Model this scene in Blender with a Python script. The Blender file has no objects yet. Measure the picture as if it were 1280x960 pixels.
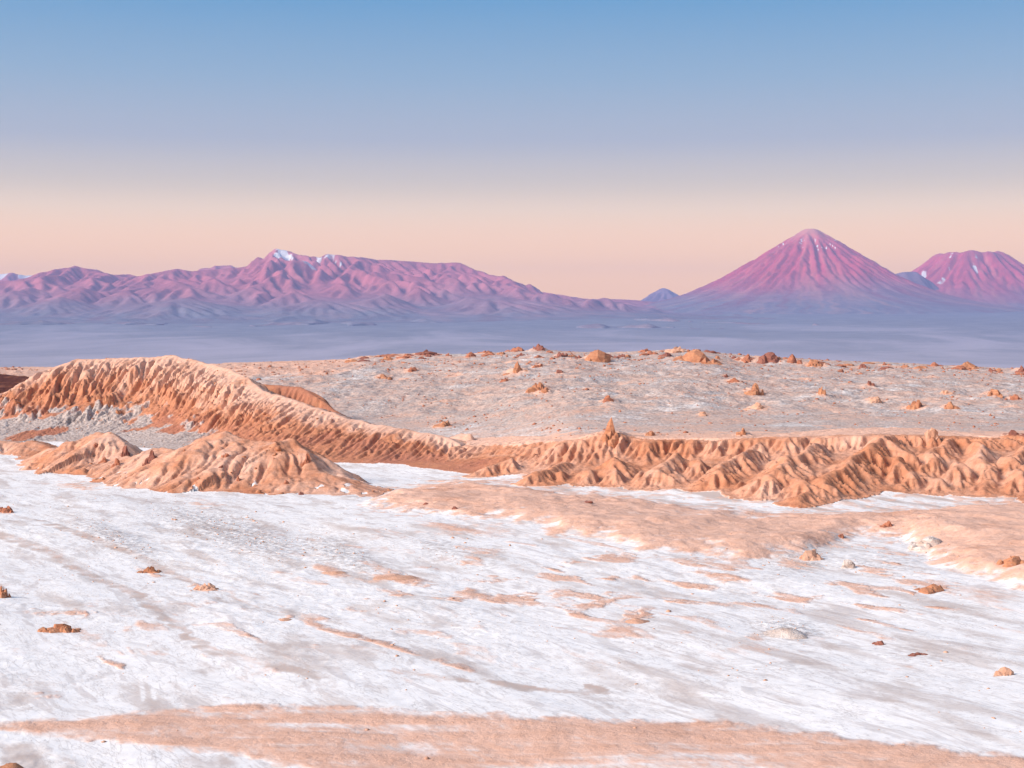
import bpy, math
import numpy as np

R = math.radians
scene = bpy.context.scene
COL = scene.collection

# ------------------------------------------------------------------ camera
F, HZ, CX, EYE = 2000.0, 435.0, 640.0, 45.0     # focal length in photo pixels, horizon row, centre column, eye height (m)
cam = bpy.data.cameras.new("camera")
cam.sensor_width = 36.0
cam.lens = 36.0 * F / 1280.0
cam.shift_y = -(480.0 - HZ) / 1280.0
cam.clip_start = 0.5
cam.clip_end = 300000.0
cam_ob = bpy.data.objects.new("camera", cam)
cam_ob.location = (0, 0, EYE)
cam_ob.rotation_euler = (R(90), 0, 0)
COL.objects.link(cam_ob)
scene.camera = cam_ob

# ------------------------------------------------------------------ world and sun
SUN_EL, SUN_AZ = 30.0, 244.0                     # low, behind the camera and to its left (clockwise from +Y)
world = bpy.data.worlds.new("World")
scene.world = world
world.use_nodes = True
wn, wl = world.node_tree.nodes, world.node_tree.links
bg = wn["Background"]
sky = wn.new("ShaderNodeTexSky")
sky.sky_type = 'NISHITA'
sky.sun_disc = False
sky.sun_elevation = R(SUN_EL)
sky.sun_rotation = R(SUN_AZ)
sky.altitude = 2500
tc = wn.new("ShaderNodeTexCoord")
sep = wn.new("ShaderNodeSeparateXYZ")
wl.new(tc.outputs["Generated"], sep.inputs[0])
asin = wn.new("ShaderNodeMath"); asin.operation = 'ARCSINE'
wl.new(sep.outputs[2], asin.inputs[0])
mr = wn.new("ShaderNodeMapRange")
mr.inputs[1].default_value = 0.0; mr.inputs[2].default_value = R(90)
wl.new(asin.outputs[0], mr.inputs[0])
ramp = wn.new("ShaderNodeValToRGB")
def lin(r, g, b):
    f = lambda c: (c / 255 / 12.92) if c <= 10 else ((c / 255 + 0.055) / 1.055) ** 2.4
    return (f(r), f(g), f(b))
DUSK = [(0.0, (234, 197, 197)), (2.6, (236, 203, 201)), (4.0, (240, 209, 203)), (4.9, (230, 211, 208)), (5.8, (205, 198, 205)),
        (7.3, (174, 183, 209)), (9.6, (147, 176, 211)), (12.4, (108, 161, 210)), (20, (108, 152, 200)), (45, (112, 146, 190)), (90, (112, 142, 182))]
while len(ramp.color_ramp.elements) < len(DUSK):
    ramp.color_ramp.elements.new(0.5)
for e, (deg, c) in zip(ramp.color_ramp.elements, DUSK):
    e.position = deg / 90.0
HAZE_DENSITY, HAZE_COLOUR, HAZE_TOP, HAZE_END = 1.95e-5, (.38, .51, 1.0), 3600.0, 71000.0
HAZE_GLOW = (.27, .35, .70)                       # what a very deep layer of that haze looks like
for e, (deg, c) in zip(ramp.color_ramp.elements, DUSK):
    path = min((HAZE_TOP - EYE) / max(math.sin(R(deg)), 1e-4), HAZE_END)
    tr = math.exp(-HAZE_DENSITY * path)           # the sky's own colour, before the haze in front of it
    e.color = (*(max((t - (1 - tr) * h) / tr, 0.03) for t, h in zip(lin(*c), HAZE_GLOW)), 1)
wl.new(mr.outputs[0], ramp.inputs[0])
DUSK_GAIN, NISHITA_GAIN, SKY_STRENGTH = 4.1, 0.03, 0.10
m1 = wn.new("ShaderNodeMix"); m1.data_type = 'RGBA'; m1.blend_type = 'MULTIPLY'; m1.inputs[0].default_value = 1
wl.new(ramp.outputs[0], m1.inputs[6]); m1.inputs[7].default_value = (DUSK_GAIN,) * 3 + (1,)
m2 = wn.new("ShaderNodeMix"); m2.data_type = 'RGBA'; m2.blend_type = 'MULTIPLY'; m2.inputs[0].default_value = 1
wl.new(sky.outputs[0], m2.inputs[6]); m2.inputs[7].default_value = (NISHITA_GAIN,) * 3 + (1,)
m3 = wn.new("ShaderNodeMix"); m3.data_type = 'RGBA'; m3.blend_type = 'ADD'; m3.inputs[0].default_value = 1
wl.new(m1.outputs[2], m3.inputs[6]); wl.new(m2.outputs[2], m3.inputs[7])
wl.new(m3.outputs[2], bg.inputs[0])
bg.inputs[1].default_value = SKY_STRENGTH

sun = bpy.data.lights.new("sun", 'SUN')
sun.energy = 2.85
sun.angle = R(26)
sun.color = (1.0, 0.88, 0.79)
sun_ob = bpy.data.objects.new("sun", sun)
COL.objects.link(sun_ob)
sun_ob.rotation_euler = (R(90 - SUN_EL), 0, R(180 - SUN_AZ))
sun_ob.location = (-300, -300, 300)

scene.view_settings.view_transform = 'Standard'
scene.view_settings.look = 'None'
scene.view_settings.exposure = 1.26
scene.view_settings.gamma = 1.0
scene.view_settings.use_curve_mapping = False
scene.cycles.use_denoising = True
scene.cycles.max_bounces = 5
scene.cycles.diffuse_bounces = 3
scene.cycles.volume_bounces = 0

# ------------------------------------------------------------------ noise and small maths
def _hash(ix, iy, seed):
    h = (ix.astype(np.int64) * 374761393 + iy.astype(np.int64) * 668265263 + seed * 1442695041) & 0xFFFFFFFF
    h = ((h ^ (h >> 13)) * 1274126177) & 0xFFFFFFFF
    return (h ^ (h >> 16)) & 0xFFFF

_ang = np.arange(256) * (2 * np.pi / 256)
_GX, _GY = np.cos(_ang), np.sin(_ang)

def perlin(x, y, seed=0):
    x0 = np.floor(x); y0 = np.floor(y)
    fx = x - x0; fy = y - y0
    ux = fx * fx * fx * (fx * (fx * 6 - 15) + 10); uy = fy * fy * fy * (fy * (fy * 6 - 15) + 10)
    def g(dx, dy):
        k = _hash(x0 + dx, y0 + dy, seed) & 255
        return _GX[k] * (fx - dx) + _GY[k] * (fy - dy)
    a = g(0, 0); b = g(1, 0); c = g(0, 1); d = g(1, 1)
    return ((a + (b - a) * ux) * (1 - uy) + (c + (d - c) * ux) * uy) * 1.5

def fbm(x, y, octv=5, seed=0, gain=0.5):
    s = 0.0; a = 1.0; n = 0.0
    for i in range(octv):
        s = s + a * perlin(x * 2 ** i + 17.3 * i, y * 2 ** i - 9.1 * i, seed + i)
        n += a; a *= gain
    return s / n

def ridged(x, y, octv=4, seed=0, gain=0.5):
    s = 0.0; a = 1.0; n = 0.0
    for i in range(octv):
        s = s + a * (1 - 2 * np.abs(perlin(x * 2 ** i + 31.7 * i, y * 2 ** i + 5.3 * i, seed + i)))
        n += a; a *= gain
    return s / n

def worley(x, y, seed=0):
    """cellular noise: distance to the nearest cell centre, gap to the second, random value of the cell"""
    x0 = np.floor(x); y0 = np.floor(y)
    f1 = np.full(x.shape, 9.0); f2 = np.full(x.shape, 9.0); cid = np.zeros(x.shape)
    for dx in (-1, 0, 1):
        for dy in (-1, 0, 1):
            h = _hash(x0 + dx, y0 + dy, seed)
            d = np.hypot(x0 + dx + (h & 255) / 255.0 - x, y0 + dy + (h >> 8) / 255.0 - y)
            m = d < f1
            f2 = np.where(m, f1, np.minimum(f2, d)); cid = np.where(m, (h * 7919 % 1000) / 1000.0, cid); f1 = np.where(m, d, f1)
    return f1, f2 - f1, cid

def sstep(a, b, x):
    t = np.clip((x - a) / (b - a), 0, 1)
    return t * t * (3 - 2 * t)

def smax(a, b, k):
    return 0.5 * (a + b + np.sqrt((a - b) ** 2 + k * k))

def pix(px, py, d):
    """photo pixel + distance from the camera (m) -> world point"""
    return np.array([(px - CX) / F * d, d, EYE - (py - HZ) / F * d])

def gpix(px, py, z=0.0):
    d = (EYE - z) * F / (py - HZ)
    return np.array([(px - CX) / F * d, d])

_SM = {}
def interp(xs, pts):
    """rounded interpolation through control points (no creases at the knots)"""
    k = id(pts) if pts in KEEP else None
    t = _SM.get(k)
    if t is None:
        p = np.array(pts, float)
        fx = np.arange(-1600, 2900, 2.0)
        v = np.interp(fx, p[:, 0], p[:, 1])
        w = np.exp(-0.5 * (np.arange(-30, 31) / 7.0) ** 2); w /= w.sum()
        t = (fx, np.convolve(np.pad(v, 30, mode='edge'), w, 'valid'))
        if k: _SM[k] = t
    return np.interp(xs, *t)
KEEP = []

def polyline(X, Y, pts):
    """nearest point on a polyline: distance, signed side (+ = away from camera), interpolated extra columns"""
    pts = np.array(pts, float)
    best = np.full(X.shape, 1e18); side = np.zeros(X.shape)
    extra = [np.zeros(X.shape) for _ in range(pts.shape[1] - 2)]
    for a, b in zip(pts[:-1], pts[1:]):
        dx, dy = b[0] - a[0], b[1] - a[1]
        L2 = dx * dx + dy * dy
        t = np.clip(((X - a[0]) * dx + (Y - a[1]) * dy) / L2, 0, 1)
        ex = X - (a[0] + t * dx); ey = Y - (a[1] + t * dy)
        d2 = ex * ex + ey * ey
        m = d2 < best
        best = np.where(m, d2, best)
        side = np.where(m, np.sign(dx * ey - dy * ex), side)
        for k in range(len(extra)):
            extra[k] = np.where(m, a[2 + k] + t * (b[2 + k] - a[2 + k]), extra[k])
    return np.sqrt(best), side, extra

def erode(h, cell, where, n, steps, seed, batch=4000, cap=5.0, er=0.35, dep=0.25, inertia=0.08, hard=None):
    """rain drops running down a height grid, cutting gullies and leaving fans"""
    rng = np.random.default_rng(seed)
    ny, nx = h.shape
    H = (h / cell).astype(np.float64).ravel().copy()
    hd = None if hard is None else hard.ravel()
    w = where.ravel().astype(float); cum = np.cumsum(w); tot = cum[-1]
    for _ in range(max(1, n // batch)):
        idx = np.searchsorted(cum, rng.random(batch) * tot)
        px = np.clip(idx % nx + rng.random(batch), 1, nx - 3)
        py = np.clip(idx // nx + rng.random(batch), 1, ny - 3)
        dx = np.zeros(batch); dy = np.zeros(batch); vel = np.ones(batch); wat = np.ones(batch); sed = np.zeros(batch)
        for _s in range(steps):
            ix = px.astype(np.int64); iy = py.astype(np.int64); fx = px - ix; fy = py - iy
            i = iy * nx + ix
            a, b, c, d = H[i], H[i + 1], H[i + nx], H[i + nx + 1]
            gx = (b - a) * (1 - fy) + (d - c) * fy
            gy = (c - a) * (1 - fx) + (d - b) * fx
            hh = a * (1 - fx) * (1 - fy) + b * fx * (1 - fy) + c * (1 - fx) * fy + d * fx * fy
            dx = dx * inertia - gx * (1 - inertia); dy = dy * inertia - gy * (1 - inertia)
            L = np.sqrt(dx * dx + dy * dy) + 1e-9
            dx /= L; dy /= L
            qx = np.clip(px + dx, 1, nx - 3); qy = np.clip(py + dy, 1, ny - 3)
            jx = qx.astype(np.int64); jy = qy.astype(np.int64); ex = qx - jx; ey = qy - jy
            j = jy * nx + jx
            nh = H[j] * (1 - ex) * (1 - ey) + H[j + 1] * ex * (1 - ey) + H[j + nx] * (1 - ex) * ey + H[j + nx + 1] * ex * ey
            dh = nh - hh
            capn = np.maximum(-dh, 0.01) * vel * wat * cap
            dp = np.where(dh > 0, np.minimum(dh, sed), np.maximum(sed - capn, 0) * dep)
            rm = np.where((dh <= 0) & (sed <= capn), np.minimum((capn - sed) * er, -dh), 0)
            if hd is not None:
                rm = rm * hd[i]
            q = dp - rm
            sed = sed - q
            for off, wt in ((0, (1 - fx) * (1 - fy)), (1, fx * (1 - fy)), (nx, (1 - fx) * fy), (nx + 1, fx * fy)):
                np.add.at(H, i + off, q * wt)
            vel = np.sqrt(np.maximum(vel * vel - dh * 2.0, 0.05)).clip(0, 4)
            wat *= 0.985
            px, py = qx, qy
    return H.reshape(ny, nx) * cell

def blur(a, n=1):
    for _ in range(n):
        b = a.copy()
        b[1:-1, 1:-1] = (a[1:-1, 1:-1] * 4 + a[:-2, 1:-1] * 2 + a[2:, 1:-1] * 2 + a[1:-1, :-2] * 2 + a[1:-1, 2:] * 2
                         + a[:-2, :-2] + a[2:, 2:] + a[:-2, 2:] + a[2:, :-2]) / 16
        a = b
    return a

def bilerp(G, gx, gy):
    ny, nx = G.shape
    ok = (gx >= 0) & (gy >= 0) & (gx < nx - 1) & (gy < ny - 1)
    x = np.clip(gx, 0, nx - 1.001); y = np.clip(gy, 0, ny - 1.001)
    ix = x.astype(int); iy = y.astype(int); fx = x - ix; fy = y - iy
    v = (G[iy, ix] * (1 - fx) * (1 - fy) + G[iy, ix + 1] * fx * (1 - fy) + G[iy + 1, ix] * (1 - fx) * fy + G[iy + 1, ix + 1] * fx * fy)
    return np.where(ok, v, 0)

def poly_sd(X, Y, poly):
    """signed distance to a polygon, negative inside"""
    p = np.array(poly, float)
    best = np.full(X.shape, 1e18); inside = np.zeros(X.shape, bool)
    for a, b in zip(p, np.roll(p, -1, 0)):
        dx, dy = b - a
        t = np.clip(((X - a[0]) * dx + (Y - a[1]) * dy) / (dx * dx + dy * dy), 0, 1)
        best = np.minimum(best, (X - a[0] - t * dx) ** 2 + (Y - a[1] - t * dy) ** 2)
        cond = (a[1] > Y) != (b[1] > Y)
        inside ^= cond & (X < (dx) * (Y - a[1]) / (dy if dy != 0 else 1e-9) + a[0])
    return np.where(inside, -1, 1) * np.sqrt(best)

# ------------------------------------------------------------------ the near land: one height function
def W(px, py, d):
    return tuple(pix(px, py, d))

# long sharp ridge, falling towards the valley: crest x, y, z, front width, back width
RIDGE_A = [W(-260, 500, 930) + (80, 60), W(-80, 497, 900) + (80, 60), W(15, 492, 880) + (80, 60), W(45, 470, 868) + (88, 60), W(70, 458, 860) + (92, 60),
           W(95, 449, 855) + (98, 60), W(130, 448, 850) + (100, 60), W(165, 447, 845) + (100, 60), W(215, 444, 838) + (100, 60), W(250, 451, 820) + (92, 56),
           W(290, 462, 790) + (80, 50), W(310, 472, 768) + (74, 45), W(330, 489, 745) + (66, 40), W(360, 497, 722) + (60, 40), W(400, 511, 695) + (54, 38),
           W(440, 524, 672) + (48, 34), W(470, 530, 655) + (44, 30), W(520, 539, 640) + (38, 28), W(560, 546, 626) + (33, 26), W(585, 561, 612) + (28, 22), W(615, 566, 598) + (26, 22),
           W(660, 562, 575) + (28, 30)]
HUMP = [W(300, 478, 800) + (30, 30), W(340, 481, 790) + (32, 30), W(375, 483, 782) + (30, 30), W(400, 497, 772) + (22, 24), W(418, 512, 765) + (14, 18)]
SHADE_PAINTED_HILL = [W(-200, 462, 1040) + (70, 60), W(-40, 464, 1030) + (62, 60), W(30, 469, 1015) + (50, 55), W(60, 480, 1000) + (40, 50)]  # hillside in shade; the shade is put into its colour
# rounded clay mounds in front
MOUNDS = [
    [W(-60, 556, 690) + (22, 20), W(8, 549, 680) + (20, 20), W(25, 553, 678) + (16, 16), W(40, 549, 676) + (18, 18), W(60, 560, 668) + (16, 16)],
    [W(72, 563, 645) + (14, 16), W(90, 553, 612) + (18, 18), W(112, 544, 600) + (26, 24), W(136, 539, 592) + (30, 22), W(152, 548, 588) + (30, 18), W(160, 563, 582) + (26, 16)],
    [W(172, 570, 570) + (20, 20), W(192, 561, 566) + (26, 20), W(220, 563, 556) + (30, 24), W(250, 549, 548) + (38, 26), W(284, 540, 542) + (44, 28),
     W(305, 548, 538) + (44, 28), W(330, 553, 533) + (44, 26), W(366, 550, 527) + (42, 24), W(382, 564, 520) + (38, 20), W(398, 587, 512) + (30, 18), W(430, 601, 500) + (20, 14), W(458, 617, 486) + (12, 10)],
]
SCARP_EDGE = [(480, 612), (600, 596), (650, 566), (700, 548), (800, 538), (900, 528), (1000, 520), (1100, 514), (1280, 520), (1500, 530)]
SCARP_FOOT = [(480, 600), (600, 566), (640, 540), (680, 520), (720, 512), (800, 510), (860, 512), (900, 500), (940, 480), (1000, 470), (1060, 482), (1120, 488), (1200, 488), (1280, 474), (1500, 470)]
TERRACE_Z = [(480, 6), (600, 8.0), (650, 10.5), (700, 12.3), (800, 13.0), (900, 14.0), (1000, 15.4), (1100, 16.4), (1280, 15.0), (1500, 15.0)]
def with_length(pts):
    L = 0.0; out = []
    for i, p in enumerate(pts):
        if i: L += math.hypot(p[0] - pts[i - 1][0], p[1] - pts[i - 1][1])
        out.append(tuple(p) + (L,))
    return out
RIDGE_A = with_length(RIDGE_A)
def fin(px0, py0, d0, px1, py1, d1, s=0.95):
    return (pix(px0, py0, d0), pix(px1, py1, d1), s * 1.0)
FINS = [fin(1105, 545, 515, 1000, 634, 455, .80), fin(1105, 545, 515, 1172, 606, 492, .95), fin(1182, 548, 518, 1125, 618, 482, .95), fin(1290, 552, 514, 1226, 626, 472, .85), fin(1340, 558, 507, 1305, 640, 452, .8),
        fin(1018, 554, 510, 975, 600, 480, .9), fin(935, 562, 512, 896, 600, 494, .9), fin(702, 578, 534, 672, 604, 514, .9), fin(1225, 552, 514, 1235, 600, 488, .9), fin(845, 566, 520, 825, 600, 502, .9), fin(640, 572, 552, 610, 596, 548, .8)]
# rounded spur ends standing in front: column, row, distance of the top, steepness, stretch towards the viewer
LOBES = [(1002, 598, 468, .62, .75), (958, 594, 474, .7, .8), (925, 602, 484, .8, .9), (985, 570, 492, .8, .7), (882, 592, 500, .85, .9), (908, 580, 502, .8, .7), (838, 586, 506, .8, .8), (800, 590, 508, .85, .9), (768, 588, 510, .85, .9),
         (738, 587, 514, .8, .8), (705, 590, 518, .8, .9), (678, 592, 526, .8, .9), (1046, 580, 490, .75, .7), (1076, 596, 482, .8, .9), (1142, 590, 488, .75, .9), (1200, 579, 494, .62, .75), (1172, 598, 482, .75, .9), (1245, 596, 484, .75, .9),
         (1276, 588, 480, .65, .8), (1310, 596, 474, .7, .8), (1120, 572, 498, .75, .7), (1262, 570, 498, .8, .7), (868, 574, 512, .85, .8), (770, 572, 522, .85, .8), (1160, 566, 504, .85, .7)]
LOBES = [(pix(a, b, c), s, k) for a, b, c, s, k in LOBES]

PLATEAU_TOP = [(-300, 459), (0, 459), (100, 458), (250, 455), (330, 452), (400, 451), (440, 448), (500, 445), (560, 443), (640, 440), (690, 438), (760, 440), (830, 437), (880, 437), (930, 445), (1000, 448), (1100, 453), (1200, 457), (1280, 461), (1500, 466)]
PLATEAU_D0 = [(-300, 960), (0, 940), (200, 900), (330, 800), (420, 740), (560, 670), (640, 620), (720, 560), (900, 545), (1280, 535), (1500, 540)]
PLATEAU_Z0 = [(-300, 16), (0, 14), (200, 12), (330, 8), (420, 6.5), (560, 6.5), (640, 9.0), (720, 13.2), (900, 14.4), (1280, 15.6), (1500, 15.0)]
D_TOP = 1330.0

KEEP += [SCARP_EDGE, SCARP_FOOT, TERRACE_Z, PLATEAU_TOP, PLATEAU_D0, PLATEAU_Z0]

def terrain(X, Y):
    """returns height and a dict of ground-cover fields; features are only worked out near the rows they stand on"""
    y0, y1 = float(Y.min()), float(Y.max())
    near_rows = lambda a, b: y1 > a and y0 < b
    LOW = np.full(X.shape, -50.0)
    PX = CX + F * X / Y                       # bearing, in photo columns
    PYG = HZ + F * EYE / Y                    # distance, in rows of the level valley floor
    # valley floor: gentle swells running out towards the viewer's right
    low, sd = LOW, np.full(X.shape, 99.0)
    if near_rows(0, 960):
        u = X * 0.894 + Y * 0.447; v = -X * 0.447 + Y * 0.894
        floor = 0.55 * fbm(u / 26, v / 90, 4, 11) + 0.9 * fbm(X / 70, Y / 70, 3, 5) * sstep(120, 170, Y)
        rub = sstep(0.0, 0.4, fbm(u / 40, v / 110, 3, 71) + 0.12)
        floor = floor + 0.16 * rub * ridged(X / 6.0, Y / 6.0, 3, 81) + 0.04 * fbm(X / 2.2, Y / 2.2, 2, 91)
        floor = floor + 1.1 * np.exp(-((PYG - 660) / 26) ** 2) * sstep(380, 470, PX) * (1 - sstep(760, 900, PX))
        if near_rows(0, 130):
            floor = smax(floor, 40.0 - 0.42 * np.hypot(X, Y), 1.5)          # the viewer's own hill
        low = smax(floor, -5.0, 0.5)
        # pink clay swell between valley floor and scarp
        if near_rows(230, 580):
            sd = poly_sd(PX + 16 * fbm(X / 14, Y / 14, 4, 43), PYG + 8 * fbm(X / 14, Y / 14, 4, 44), SHEET)
            sheet = sstep(4, -16, sd)
            zs_ = sheet * (1.6 + 1.8 * fbm(X / 40, Y / 40, 4, 45) + 0.8 * ridged(X / 18, Y / 18, 4, 46)) + sstep(6, -40, sd) * 2.6 * sstep(1090, 1190, PX) * sstep(620, 665, PYG)
            low = low + np.maximum(zs_, 0)
    # plateau
    d0 = interp(PX, PLATEAU_D0)
    t = (Y - d0) / (D_TOP - d0)
    plat = LOW
    if near_rows(500, 1e9):
        z0 = interp(PX, PLATEAU_Z0)
        zs = EYE - (interp(PX, PLATEAU_TOP) - HZ) / F * D_TOP - 1.2
        tt = np.clip(t, 0, 1)
        plat = z0 + (zs - z0) * (1.12 * tt - 0.12 * tt * tt)
        rough = sstep(0.02, 0.25, t)
        plat = plat + rough * (1 - 0.55 * sstep(.7, 1, t)) * (2.6 * fbm(X / 85, Y / 110, 5, 41) + 2.4 * (ridged(X / 38, Y / 60, 5, 51) - 0.25)) + rough * 0.8 * ridged(X / 9, Y / 13, 3, 57)
        plat = plat - sstep(D_TOP + 20, D_TOP + 900, Y) * 130
        plat = np.where(t < 0, z0 + (Y - d0) * 0.9, plat)
    # scarp with its fins
    ed = interp(PX, SCARP_EDGE)
    sc = LOW
    if near_rows(430, 640):
        ft = interp(PX, SCARP_FOOT); tz = interp(PX, TERRACE_Z)
        wobx = perlin(X / 12, Y / 12, 69)
        sp = ridged(X / 24 + 0.35 * perlin(X / 30, Y / 30, 3), Y / 60, 3, 61)
        Yl = Y + 4.0 * sp * sstep(-60, 10, X + 40) + 2.0 * fbm(X / 9, Y / 9, 3, 62) - 10 + 1.3 * ridged(X / 6.5 + .8 * wobx, Y / 40, 2, 67) * sstep(-.1, .4, fbm(X / 30, Y / 60, 2, 70))
        us = (Yl - ft) / (ed - ft)
        sc = tz * np.where(us < 1, np.clip(us, -0.3, 1) * (0.72 + 0.28 * np.clip(us, 0, 1)), 1)
        sc = np.where(us < 0, us * 8, sc)
        wob = 1.6 * fbm(X / 9, Y / 9, 3, 63)
        XF, YF = X + 3.0 * fbm(X / 13, Y / 13, 3, 64), Y + 3.0 * fbm(X / 13, Y / 13, 3, 65)
        for a, b, s in FINS:
            m = (XF > min(a[0], b[0]) - 26) & (XF < max(a[0], b[0]) + 26) & (YF > min(a[1], b[1]) - 26) & (YF < max(a[1], b[1]) + 26)
            if not m.any(): continue
            xf, yf = XF[m], YF[m]
            dx, dy = b[0] - a[0], b[1] - a[1]
            tq = ((xf - a[0]) * dx + (yf - a[1]) * dy) / (dx * dx + dy * dy)
            tc_ = np.clip(tq, -0.25, 1)
            dist = np.hypot(xf - a[0] - tc_ * dx, yf - a[1] - tc_ * dy)
            tk = np.clip(tq, 0, 1); rnd = 0.8 + 4.5 * tk
            zl = a[2] + tk * (b[2] + 3.2 - a[2]) - 3.0 * np.clip(-tq, 0, 1)
            along = tq * math.hypot(dx, dy) + 1.6 * wob[m]
            rill = 0.6 * ridged(along / 5.2 + a[0], dist / 30, 2, 66) + 0.4 * ridged(along / 2.1 + a[0], dist / 18, 2, 68)
            sc[m] = np.maximum(sc[m], zl - s * (np.sqrt(dist * dist + rnd * rnd) - rnd) + 0.4 * wob[m] - 1.1 * (0.45 - rill) * sstep(0.6, 5, dist))
        for c, s, k in LOBES:
            m = (np.abs(XF - c[0]) < 24) & (np.abs(YF - c[1]) < 30)
            if not m.any(): continue
            ex, ey = XF[m] - c[0], (YF[m] - c[1]) * k
            ey = np.where(ey > 0, ey * .35, ey)                   # joined to the wall behind by a low neck
            dist = np.hypot(ex, ey); an = np.arctan2(ey, ex)
            rl = .55 * ridged(np.cos(an) * 2.6 + c[0], np.sin(an) * 2.6 + dist / 40, 2, 72) + .45 * ridged(np.cos(an) * 6 + c[0], np.sin(an) * 6 + dist / 30, 2, 73)
            sc[m] = np.maximum(sc[m], c[2] - s * (np.sqrt(dist * dist + 2.2) - 1.48) - 1.1 * (.45 - rl) * sstep(.8, 6, dist) + .4 * wob[m])
        sc = np.where(PX > 560, sc, -50)
        sc = np.where(Y > ed, np.minimum(sc, np.where(Y > ed + 60, -50, tz + 4)), sc)
    # sharp ridge
    zA, prof, side, zc = LOW, np.full(X.shape, -.2), np.ones(X.shape), LOW
    if near_rows(530, 1010):
        r, side, (zc, wf, wb, al) = polyline(X, Y, RIDGE_A)
        aw = al + 10.0 * fbm(X / 30, Y / 30, 4, 30)
        flute = 0.6 * ridged(aw / 21 + .5 * perlin(X / 34, Y / 34, 47), r / 60, 3, 32) + 0.26 * ridged(aw / 7.5, r / 40, 2, 34) * sstep(-.15, .35, fbm(X / 33, Y / 33, 3, 38)) + 0.12 * ridged(aw / 2.7, r / 26, 2, 48)          # buttresses and gullies down the face
        rn = r - (1.4 + 0.075 * r) * (flute - 0.25) * sstep(3 + 9 * (wf > 70), 14 + 18 * (wf > 70), r) * (.55 + .9 * sstep(-.2, .5, fbm(X / 45, Y / 45, 2, 49))) * np.clip(wf / 60, .55, 1.2) + 4.0 * fbm(X / 30, Y / 30, 3, 31) * sstep(2, 20, r)
        uf = rn / np.where(side > 0, wb, wf)
        prof = np.clip(1 - uf, -0.2, 1)
        pa = np.abs(prof); far = 1 - sstep(-150, -95, X + 0.12 * (Y - 740))       # tall far end / low curtain-like near end
        bench = 0.58 * pa ** 1.25 + 0.42 * sstep(0.45, 0.88, prof + 0.14 * fbm(X / 25, Y / 25, 3, 33))
        bench = far * bench + (1 - far) * (0.75 * pa ** 0.7 + 0.25 * sstep(.2, .9, prof))
        zA = (zc + 1.1 * fbm(aw / 11, r / 25, 4, 35) * sstep(4, 14, zc)) * np.where(prof > 0, bench, prof)
    zr = [LOW, LOW]
    if near_rows(720, 1130):
        for q, (pts, sharp) in enumerate(((HUMP, 1.4), (SHADE_PAINTED_HILL, 1.1))):
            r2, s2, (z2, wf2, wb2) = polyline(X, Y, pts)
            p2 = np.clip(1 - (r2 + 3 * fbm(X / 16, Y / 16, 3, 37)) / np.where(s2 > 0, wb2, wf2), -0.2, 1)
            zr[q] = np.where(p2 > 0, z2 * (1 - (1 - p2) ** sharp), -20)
    # clay mounds
    zms = [LOW, LOW, LOW]
    if near_rows(430, 730):
        for q, pts in enumerate(MOUNDS):
            r3, s3, (z3, wf3, wb3) = polyline(X, Y, pts)
            rr = r3 + 5.0 * fbm(X / 19, Y / 19, 4, 39) * sstep(1, 9, r3) - 4.0 * (ridged(X / 21, Y / 21, 4, 42) - .2) * sstep(2, 12, r3)
            p3 = np.clip(1 - rr / np.where(s3 > 0, wb3, wf3), -0.3, 1)
            zms[q] = np.where(p3 > 0, (z3 + 1.6 * fbm(X / 9, Y / 9, 5, 36)) * (1 - (1 - p3) ** 1.10), p3 * 8)
    parts = np.stack([low, plat, sc, zA, zr[0], zr[1]] + zms)
    return parts.max(0), dict(PX=PX, PYG=PYG, win=np.argmax(parts, 0), sd=sd, t=t, profA=prof, sideA=side, zA=zc, ed=ed)

SHEET = [(450, 634), (500, 610), (580, 603), (640, 611), (700, 617), (760, 622), (850, 634), (960, 645), (1050, 642), (1130, 640), (1200, 636), (1330, 632), (1700, 640), (2000, 690), (1750, 745), (1500, 765), (1330, 752),
         (1240, 728), (1165, 704), (1130, 676), (1070, 672), (1000, 694), (930, 700), (860, 694), (800, 691), (760, 677), (700, 671), (640, 656), (560, 648), (500, 642)]

# erosion of the ridges on a local grid
EC = 0.55
EX0, EX1, EY0, EY1 = -330.0, 270.0, 436.0, 900.0
def in_chunks(fn, arrays, rows_per=32):
    """evaluate fn on bands of rows (keeps the temporaries small)"""
    outs = [fn(*(a[i:i + rows_per] for a in arrays)) for i in range(0, arrays[0].shape[0], rows_per)]
    return [np.concatenate([o[k] for o in outs]) for k in range(len(outs[0]))]
def _tw(x, y):
    z, f = terrain(x, y)
    return z, f["win"]
GX_, GY_ = np.meshgrid(np.arange(EX0, EX1, EC), np.arange(EY0, EY1, EC))
h0, gw = in_chunks(_tw, (GX_, GY_), 48)
ridge_mask = np.isin(gw, (2, 3, 4, 6, 7, 8)).astype(float)
soft = np.clip(blur(ridge_mask, 3), 0.03, 1) * np.where(gw >= 6, 0.10, 1.0) * np.where(gw == 4, 0.15, 1.0) * np.where(gw == 3, 0.32, 1.0) * np.where(gw == 2, 0.42, 1.0)
h1 = erode(h0, EC, ridge_mask * np.where(gw >= 6, 0.6, 1), 480000, 70, 4, batch=8000, cap=2.6, er=0.12, dep=0.10, hard=soft)
DELTA = 0.7 * h1 + 0.3 * blur(h1, 1) - h0
edge = np.minimum.reduce([GX_ - EX0, EX1 - GX_, GY_ - EY0, EY1 - GY_])
DELTA *= sstep(0, 20, edge)

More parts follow.
